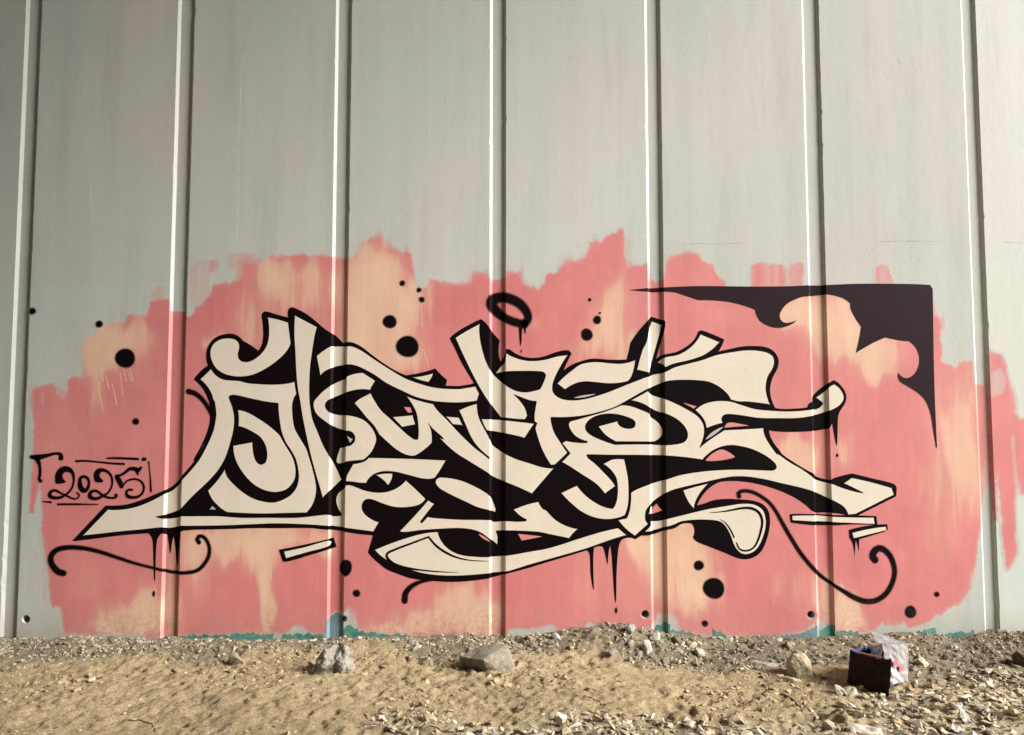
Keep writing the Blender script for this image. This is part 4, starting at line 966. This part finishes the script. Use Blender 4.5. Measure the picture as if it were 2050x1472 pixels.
def rock_mesh(name, pts=None, seed=0, size=(1, 1, 1), n=18, rough=0.06, subdiv=2):
    """angular broken rock: convex hull, subdivided and roughened"""
    r = np.random.default_rng(seed)
    if pts is None:
        p = r.normal(size=(n, 3)); p /= np.linalg.norm(p, axis=1)[:, None]; p *= r.uniform(0.8, 1.05, (n, 1)); p = p * np.array(size)
    else:
        p = np.array(pts, float)
    bm = bmesh.new()
    for q in p: bm.verts.new(q)
    bmesh.ops.convex_hull(bm, input=bm.verts)
    for v in [v for v in bm.verts if not v.link_faces]: bm.verts.remove(v)
    bmesh.ops.triangulate(bm, faces=bm.faces)
    sc = float(np.ptp(p, axis=0).max())
    for _ in range(subdiv):
        bmesh.ops.subdivide_edges(bm, edges=bm.edges, cuts=1, use_grid_fill=True)
        bmesh.ops.triangulate(bm, faces=bm.faces)
    for _ in range(2): bmesh.ops.smooth_vert(bm, verts=bm.verts, factor=0.35, use_axis_x=True, use_axis_y=True, use_axis_z=True)
    off = Vector((seed * 3.1, seed * 1.7, 0))
    bm.normal_update()
    for v in bm.verts:
        q = v.co / sc
        d = mnoise.fractal(q * 4 + off, 1.0, 2.0, 4) * rough + mnoise.noise(q * 13 + off) * rough * 0.35
        v.co += v.normal * d * sc * 0.5
    me = bpy.data.meshes.new(name); bm.to_mesh(me); bm.free()
    return me

def put_rock(x, y, me, rot, col, label, cat="rock", group=None, dz=0.0, name="rock"):
    o = mesh_obj(name, me, M_STONE)
    o.rotation_euler = (0, 0, rot); o.location = (x, y, gz(x, y) + dz); o.color = (*col, 1)
    tag(o, label, cat, group)
    return o
put_rock(-0.952, -0.535, rock_mesh('rock', [(-0.115, -0.05, -0.02), (0.07, -0.06, -0.02), (0.115, 0.0, 0.0), (0.075, 0.0, 0.155), (0.02, 0.03, 0.185), (0.105, 0.0, 0.11), (-0.02, -0.055, 0.1), (-0.045, -0.03, 0.125), (-0.115, -0.03, 0.03), (-0.09, 0.06, 0), (0.06, 0.09, 0), (0.05, -0.065, 0.05)], 3, rough=0.24, subdiv=3), 0, (0.3, 0.275, 0.225), "pale jagged rock with white ridges lying left of centre", dz=-0.022)
put_rock(-0.127, -0.480, rock_mesh('rock', [(-0.147, -0.02, -0.03), (0.069, -0.06, -0.03), (-0.14, -0.075, 0.072), (0.02, -0.11, 0.085), (-0.05, 0.07, 0.114), (0.09, 0.05, 0.135), (0.152, 0, 0.038), (0.14, -0.02, -0.03), (-0.12, 0.1, -0.03), (0.12, 0.1, -0.03), (-0.155, -0.03, 0.03)], 5, rough=0.05, subdiv=3), -0.42, (0.25, 0.22, 0.16), "large flat topped rock slab with dark front near the middle", dz=-0.018)
put_rock(-1.503, -0.398, rock_mesh('rock', None, 7, (0.062, 0.05, 0.075), 16, 0.05, 2), 0.4, (0.36, 0.3, 0.2), "brownish rounded rock half buried left of the pale jagged rock", dz=0.02)
put_rock(1.534, -0.535, rock_mesh('rock', [(-0.065, -0.05, -0.03), (0.05, -0.055, -0.03), (-0.07, 0.0, 0.04), (-0.06, -0.03, 0.09), (-0.035, -0.01, 0.13), (0.03, 0.0, 0.13), (0.06, 0.0, 0.095), (0.075, 0.02, 0.04), (0.055, -0.05, 0.05), (0.02, -0.065, 0.08), (-0.035, -0.065, 0.04), (0, 0.08, 0), (0.06, 0.06, 0), (-0.05, 0.05, 0.08)], 9, rough=0.07, subdiv=3), 0, (0.4, 0.33, 0.21), "smooth tan rock standing left of the carton", dz=-0.01)
put_rock(1.657, -0.870, rock_mesh('rock', None, 11, (0.055, 0.05, 0.05), 16, 0.12, 2), 0.3, (0.38, 0.33, 0.23), "pale pitted rock leaning on the dark carton front", dz=0.015)
put_rock(1.598, -0.870, rock_mesh('rock', None, 12, (0.035, 0.03, 0.042), 16, 0.06, 2), 0.8, (0.42, 0.37, 0.27), "small pale rock left of the pitted rock by the carton", dz=0.01)
put_rock(2.783, -0.463, rock_mesh('rock', None, 13, (0.075, 0.06, 0.075), 16, 0.08, 2), 0.2, (0.1, 0.075, 0.05), "dark brown lump cut off by the right edge of the picture", dz=0.02)
put_rock(-2.178, -0.656, rock_mesh('rock', None, 15, (0.022, 0.02, 0.018), 16, 0.05, 2), 0.2, (0.58, 0.52, 0.4), "single pale pebble on the dirt at left", dz=0.008)
put_rock(0.770, -0.260, rock_mesh('rock', None, 17, (0.05, 0.035, 0.055), 16, 0.06, 2), 0.6, (0.46, 0.43, 0.36), "pale upright stone below the fifth groove", dz=0.02)
put_rock(0.696, -0.132, rock_mesh('rock', None, 18, (0.06, 0.04, 0.035), 16, 0.06, 2), 1.6, (0.34, 0.32, 0.27), "grey slanted stone on top of the highest rubble", dz=0.02)
put_rock(0.839, -0.151, rock_mesh('rock', None, 19, (0.045, 0.035, 0.04), 16, 0.06, 2), 0.9, (0.4, 0.38, 0.32), "grey stone right of the pale upright stone", dz=0.02)
put_rock(0.256, -0.122, rock_mesh('rock', None, 20, (0.032, 0.03, 0.038), 16, 0.06, 2), 0.4, (0.5, 0.47, 0.41), "light grey stone right of the slab in the rubble bank", dz=0.015)
put_rock(1.069, -0.260, rock_mesh('rock', None, 21, (0.045, 0.035, 0.04), 16, 0.06, 2), 0.4, (0.38, 0.34, 0.26), "grey stone at the lower edge of the rubble between the fifth and sixth grooves", dz=0.01)
put_rock(1.401, -0.373, rock_mesh('rock', None, 22, (0.11, 0.05, 0.03), 16, 0.06, 2), -0.3, (0.33, 0.29, 0.21), "long flat grey stone left of the smooth tan rock", dz=0.01)
put_rock(2.231, -0.455, rock_mesh('rock', None, 23, (0.045, 0.04, 0.04), 16, 0.06, 2), 0.4, (0.45, 0.38, 0.25), "rounded tan stone right of the carton", dz=0.01)
put_rock(1.433, -0.663, rock_mesh('rock', None, 24, (0.07, 0.02, 0.02), 16, 0.06, 2), -0.55, (0.5, 0.44, 0.32), "long narrow pale stone below the smooth tan rock", dz=0.01)

# medium loose stones, one object each
SM = [rock_mesh("loose_stone", None, 40 + i, (1, 0.75 - 0.05 * (i % 4), 0.5 + 0.08 * (i % 4)), 13, 0.05, 1) for i in range(8)]
NAMES = ("left of the first groove", "between the first two grooves", "between the second and third groove", "between the third and fourth groove", "between the fourth and fifth groove", "between the fifth and sixth groove", "between the sixth and seventh groove", "right of the seventh groove")
def loose(items, where, group):
    seen = {}
    for k, (x, y, s, t) in enumerate(items):
        o = mesh_obj("loose_stone", SM[int(rng.integers(8))], M_STONE)
        o.scale = (s, s, s * rng.uniform(0.8, 1.1)); o.rotation_euler = (rng.normal(0, 0.35), rng.normal(0, 0.35), rng.uniform(0, 6.28))
        o.location = (x, y, gz(x, y) + 0.12 * s); o.color = (*t, 1)
        lum = float(np.mean(t)); tone = "dark" if lum < 0.24 else "pale" if lum > 0.36 else "mid grey" if t[0] < 1.35 * t[2] else "tan"
        size = "larger" if s > 0.032 else "small"
        bay = NAMES[sum(1 for g in GL if x > g + 0.05)]
        near = "close to the wall" if y > -0.16 else "away from the wall" if y < -0.4 else "near the wall"
        tag(o, f"{size} {tone} stone {where} {near}, {bay}", "stone", group)
it = [(i[0], i[1], i[2], i[3]) for i in scatter(46, -0.1, 1.75, -0.40, -0.03, lambda x, y: grit(x, y), 0.022, 0.054, 1.1)]
loose(it, "in the bank", "loose stones in the middle rubble bank")
it = [(i[0], i[1], i[2], i[3]) for i in scatter(34, 1.9, 3.7, -0.75, -0.03, lambda x, y: grit(x, y), 0.020, 0.040, 1.5)]
loose(it, "on the slope", "loose stones on the right rubble slope")
it = [(i[0], i[1], i[2], i[3]) for i in scatter(22, -3.4, -0.2, -0.36, -0.03, lambda x, y: grit(x, y), 0.016, 0.030, 1.5)]
loose(it, "in the grit", "loose stones in the left grit strip")
it = [(i[0], i[1], i[2] , np.array([0.46, 0.40, 0.30]) * rng.uniform(.8, 1.1)) for i in scatter(40, 0.6, 3.4, -1.35, -0.55, lambda x, y: fan(x, y), 0.018, 0.036, 1.5)]
loose(it, "among foreground chips", "loose stones in the lower right debris")

it = [(i[0], i[1], i[2], np.array([0.36, 0.29, 0.19]) * rng.uniform(.7, 1.15)) for i in scatter(26, -3.2, 1.4, -1.25, -0.32, lambda x, y: 1 - grit(x, y), 0.010, 0.026, 1.8)]
loose(it, "on dirt", "half buried stones on the trodden dirt")

# ------------------------------------------------------------------ twigs
def tube(name, P, r0, r1, mat, label, cat="twig", parent=None):
    V, Fc = [], []; k = 6
    P = [Vector(p) for p in P]
    for i, p in enumerate(P):
        t = (P[min(i + 1, len(P) - 1)] - P[max(i - 1, 0)]).normalized()
        a = t.cross(Vector((0, 0, 1))).normalized(); b = a.cross(t)
        r = r0 + (r1 - r0) * i / (len(P) - 1)
        for j in range(k):
            an = 2 * math.pi * j / k
            V.append(p + (a * math.cos(an) + b * math.sin(an)) * r)
        if i:
            for j in range(k): Fc.append(((i - 1) * k + j, (i - 1) * k + (j + 1) % k, i * k + (j + 1) % k, i * k + j))
    Fc += [tuple(range(k))[::-1], tuple(range(len(V) - k, len(V)))]
    o = from_lists(name, V, Fc, mat, parent, True)
    if label: tag(o, label, cat)
    return o
tube('twig', [(x, y, gz(x, y) + 0.0048) for x, y in [(-1.721, -1.176), (-1.712, -1.173), (-1.703, -1.171), (-1.695, -1.168), (-1.686, -1.165), (-1.677, -1.166), (-1.668, -1.168), (-1.659, -1.169), (-1.65, -1.171), (-1.64, -1.176), (-1.631, -1.182), (-1.621, -1.187), (-1.612, -1.193), (-1.599, -1.209), (-1.586, -1.225), (-1.573, -1.241), (-1.559, -1.257)]], 0.004, 0.002, M_TWIG, "dark curved twig on the dirt at lower left")
tube('twig', [(x, y, gz(x, y) + 0.0048) for x, y in [(-0.358, -1.246), (-0.342, -1.253), (-0.326, -1.259), (-0.31, -1.266), (-0.294, -1.272), (-0.278, -1.27), (-0.262, -1.267), (-0.245, -1.264), (-0.229, -1.262), (-0.212, -1.271), (-0.196, -1.28), (-0.179, -1.289), (-0.162, -1.298), (-0.148, -1.308), (-0.134, -1.318), (-0.12, -1.328), (-0.107, -1.338)]], 0.004, 0.003, M_TWIG, "long thin dark root at the bottom edge left of centre")
tube('twig', [(x, y, gz(x, y) + 0.0060) for x, y in [(1.317, -0.864), (1.325, -0.886), (1.334, -0.909), (1.342, -0.931), (1.35, -0.953), (1.358, -0.981), (1.366, -1.008), (1.375, -1.035), (1.383, -1.062)]], 0.005, 0.003, M_TWIG, "straight dark twig below the smooth tan rock")
tube('twig', [(x, y, gz(x, y) + 0.0048) for x, y in [(1.922, -0.817), (1.922, -0.834), (1.923, -0.85), (1.923, -0.867), (1.924, -0.883), (1.93, -0.895), (1.936, -0.906), (1.942, -0.917), (1.949, -0.928), (1.958, -0.933), (1.967, -0.938), (1.977, -0.942), (1.986, -0.947), (2.0, -0.941), (2.014, -0.935), (2.027, -0.928), (2.041, -0.922)]], 0.004, 0.003, M_TWIG, "curved dark twig right of the carton foot")
tube('twig', [(x, y, gz(x, y) + 0.0042) for x, y in [(0.349, -0.877), (0.359, -0.883), (0.368, -0.89), (0.378, -0.896), (0.388, -0.903), (0.396, -0.912), (0.404, -0.922), (0.412, -0.931), (0.42, -0.941), (0.425, -0.956), (0.431, -0.972), (0.437, -0.987), (0.443, -1.003)]], 0.0035, 0.002, M_TWIG, "thin dark root on bare dirt right of centre")
tube('twig', [(x, y, gz(x, y) + 0.0072) for x, y in [(1.313, -0.206), (1.32, -0.213), (1.328, -0.22), (1.335, -0.226), (1.342, -0.233), (1.341, -0.253), (1.34, -0.273), (1.338, -0.293), (1.337, -0.313), (1.331, -0.34), (1.324, -0.368), (1.317, -0.395), (1.311, -0.423), (1.312, -0.437), (1.314, -0.451), (1.315, -0.465), (1.317, -0.48)]], 0.006, 0.003, M_TWIG, "dark hooked twig in the rubble left of the smooth tan rock")
tube('twig', [(x, y, gz(x, y) + 0.0036) for x, y in [(1.971, -0.864), (1.982, -0.867), (1.992, -0.87), (2.002, -0.874), (2.013, -0.877), (2.023, -0.878), (2.033, -0.88), (2.043, -0.882), (2.053, -0.883)]], 0.003, 0.002, M_TWIG, "short straight dark twig right of the carton foot")
tube('twig', [(x, y, gz(x, y) + 0.0036) for x, y in [(0.225, -0.79), (0.253, -0.785), (0.282, -0.78), (0.31, -0.775), (0.339, -0.77), (0.36, -0.78), (0.381, -0.79), (0.401, -0.8), (0.422, -0.81)]], 0.003, 0.002, M_TWIG, "faint thin twig on the dirt below the slab, to its right")
tube('twig', [(x, y, gz(x, y) + 0.0060) for x, y in [(1.385, -1.16), (1.395, -1.173), (1.405, -1.187), (1.415, -1.201), (1.424, -1.214), (1.438, -1.21), (1.452, -1.206), (1.466, -1.202), (1.48, -1.198)]], 0.005, 0.003, M_TWIG, "bent twig among chips at lower right, left of the paper scraps")
# ------------------------------------------------------------------ litter: torn carton and paper scraps
M_CARD_DARK = mat_simple("dark brown carton print", (0.022, 0.010, 0.008), 0.75, 0.5, 14, spec=0.12)
M_CARD_BLUE = mat_simple("blue carton lining", (0.05, 0.09, 0.24), 0.5, 0.25, 30)
M_CARD_GREY = mat_simple("pale grey carton board", (0.27, 0.25, 0.235), 0.7, 0.25, 25)
M_CARD_WHITE = mat_simple("white paper", (0.60, 0.58, 0.55), 0.6, 0.05, 30)
M_CARD_EDGE = mat_simple("reddish torn card edge", (0.30, 0.13, 0.08), 0.8, 0.3, 60)
M_RED = mat_simple("faded red print", (0.52, 0.13, 0.12), 0.6, 0.15, 80)

def card(name, tl, tr, br, bl, mat, parent, thick=0.003, bow=0.0, sag=0.0, crumple=0.0, n=10, seed=0):
    """sheet of card between four corners, bowed, its top edge sagging, with real thickness"""
    tl, tr, br, bl = (Vector(p) for p in (tl, tr, br, bl))
    nr = (tr - tl).cross(bl - tl).normalized()
    if nr.y > 0: nr = -nr
    V, Fc = [], []
    up = ((tl - bl) + (tr - br)) * 0.5
    for side in (0, 1):
        for j in range(n + 1):
            v = j / n
            for i in range(n + 1):
                u = i / n
                p = (tl * (1 - u) + tr * u) * (1 - v) + (bl * (1 - u) + br * u) * v
                p = p - up * sag * math.sin(math.pi * u) * (1 - v)
                d = bow * math.sin(math.pi * u) * math.sin(math.pi * (0.15 + 0.7 * v))
                if crumple: d += crumple * mnoise.noise((p.x * 40 + seed, p.y * 40, p.z * 40))
                V.append(p + nr * (d - thick * side))
    m = n + 1
    for j in range(n):
        for i in range(n):
            a = j * m + i
            Fc.append((a, a + 1, a + m + 1, a + m))
            b = a + m * m
            Fc.append((b, b + m, b + m + 1, b + 1))
    rim = [(j, 0) for j in range(n)] + [(n, i) for i in range(n)] + [(j, n) for j in range(n, 0, -1)] + [(0, i) for i in range(n, 0, -1)]
    for k in range(len(rim)):
        a = rim[k]; b = rim[(k + 1) % len(rim)]
        ia = a[0] * m + a[1]; ib = b[0] * m + b[1]
        Fc.append((ia, ib, ib + m * m, ia + m * m))
    return from_lists(name, V, Fc, mat, parent, False)

box_root = empty("torn_carton", (0, 0, 0))
tag(box_root, "torn open carton with dark brown front and white printed flap", "carton")
fp = card("front_panel", (1.755, -0.663, 0.164), (1.862, -0.872, 0.183), (1.837, -0.882, -0.002), (1.728, -0.678, -0.003), M_CARD_DARK, box_root, 0.004, 0.020, 0.09, 0.009)
card("torn_edge", [c + d for c, d in zip((1.755, -0.663, 0.164), (0, .001, .004))], [c + d for c, d in zip((1.862, -0.872, 0.183), (0, .001, .004))], (1.862, -0.872, 0.183), (1.755, -0.663, 0.164), M_CARD_EDGE, fp, 0.005, 0.012, 3.6)
card("side_panel", (1.755, -0.663, 0.164), (1.921, -0.508, 0.138), (1.921, -0.508, 0.000), (1.728, -0.678, -0.003), M_CARD_BLUE, box_root, 0.003, -0.01, 0.05)
card("back_panel", (1.921, -0.508, 0.138), (1.935, -0.682, 0.175), (1.935, -0.682, 0.000), (1.921, -0.508, 0.000), M_CARD_DARK, box_root, 0.003, 0.0, 0.06)
wf = card("printed_flap", (1.881, -0.742, 0.221), (2.039, -0.692, 0.208), (2.022, -0.712, 0.024), (1.893, -0.782, 0.029), M_CARD_GREY, box_root, 0.003, 0.010, 0.03, 0.007)
card("crumpled_flap", (1.881, -0.812, 0.120), (1.920, -0.792, 0.108), (1.946, -0.802, 0.058), (1.870, -0.822, 0.036), M_CARD_WHITE, box_root, 0.002, 0.012, 0.0, 0.014)
card("lid_flap", (1.995, -0.378, 0.175), (2.032, -0.388, 0.172), (2.139, -0.478, 0.142), (1.980, -0.488, 0.142), M_CARD_GREY, box_root, 0.003, 0.0, 0.0, 0.004)
card("inner_liner", [c + d for c, d in zip((1.921, -0.508, 0.138), (-.01, -.02, .012))], [c + d for c, d in zip((1.935, -0.682, 0.175), (-.03, -.02, .018))], [c + d for c, d in zip((1.935, -0.682, 0.175), (-.05, -.04, -.05))], [c + d for c, d in zip((1.921, -0.508, 0.138), (-.01, -.04, -.03))], M_CARD_WHITE, box_root, 0.002, 0.01, 0.0, 0.02)
for c0, wd in ((Vector((1.935, -0.752, 0.130)), 0.030), (Vector((1.971, -0.737, 0.100)), 0.030)):
    c0 = c0 + Vector((0, -0.018, 0)); h = 0.013
    card("printed_stamp", c0 + Vector((-h, 0, h)), c0 + Vector((h, 0.01, h)), c0 + Vector((h, 0.01, -h)), c0 + Vector((-h, 0, -h)), M_RED, wf, 0.0006, n=2)

M_SCRAP = mat_simple("dusty white paper", (0.46, 0.44, 0.40), 0.8, 0.2, 40)
def scrap(loc, w, h, rot, tilt, mat, label, seed, name="paper_scrap", curl=0.02):
    V, Fc = [], []; n = 8
    loc = Vector(loc); z0 = gz(loc.x, loc.y)
    R = Matrix.Rotation(rot, 3, 'Z') @ Matrix.Rotation(tilt, 3, 'X')
    r = random.Random(seed)
    ph = r.uniform(0, 50)
    for side in (0, 1):
        for j in range(n + 1):
            for i in range(n + 1):
                u, v = i / n - .5, j / n - .5
                p = Vector((u * w * (1 + 0.25 * mnoise.noise((ph, v * 3, 1))), v * h * (1 + 0.25 * mnoise.noise((ph, u * 3, 5))), curl * (mnoise.noise((u * 3 + ph, v * 3, 0)) + 0.6 * mnoise.noise((u * 7 + ph, v * 7, 4))) - 0.0015 * side))
                V.append(R @ p + Vector((loc.x, loc.y, z0 + 0.012 + abs(math.sin(tilt)) * h * 0.45)))
    m = n + 1
    for j in range(n):
        for i in range(n):
            a = j * m + i; Fc.append((a, a + 1, a + m + 1, a + m)); b = a + m * m; Fc.append((b, b + m, b + m + 1, b + 1))
    rim = [(j, 0) for j in range(n)] + [(n, i) for i in range(n)] + [(j, n) for j in range(n, 0, -1)] + [(0, i) for i in range(n, 0, -1)]
    for k in range(len(rim)):
        a = rim[k]; b = rim[(k + 1) % len(rim)]; ia = a[0] * m + a[1]; ib = b[0] * m + b[1]
        Fc.append((ia, ib, ib + m * m, ia + m * m))
    o = from_lists(name, V, Fc, mat, None, True)
    return tag(o, label, "litter")
scrap((2.011, -1.193, 0.010), 0.035, 0.085, 0.2, 0.9, M_SCRAP, "upright white paper scrap among chips at lower right", 1)
scrap((1.924, -1.298, 0.010), 0.06, 0.05, 0.9, 0.3, M_SCRAP, "small white paper scrap at the bottom edge, lower right", 2)
scrap((1.528, -1.272, 0.010), 0.15, 0.08, -0.5, 0.15, mat_simple("sun bleached card", (0.60, 0.52, 0.42), 0.8, 0.15, 30), "flat bleached card scrap in the foreground below the carton", 3, "card_scrap")
scrap((2.173, -1.160, 0.010), 0.09, 0.04, 0.5, 0.2, mat_simple("bleached bark", (0.50, 0.42, 0.30), 0.8, 0.25, 30), "pale curled bark piece at far lower right", 5, "bark_piece")
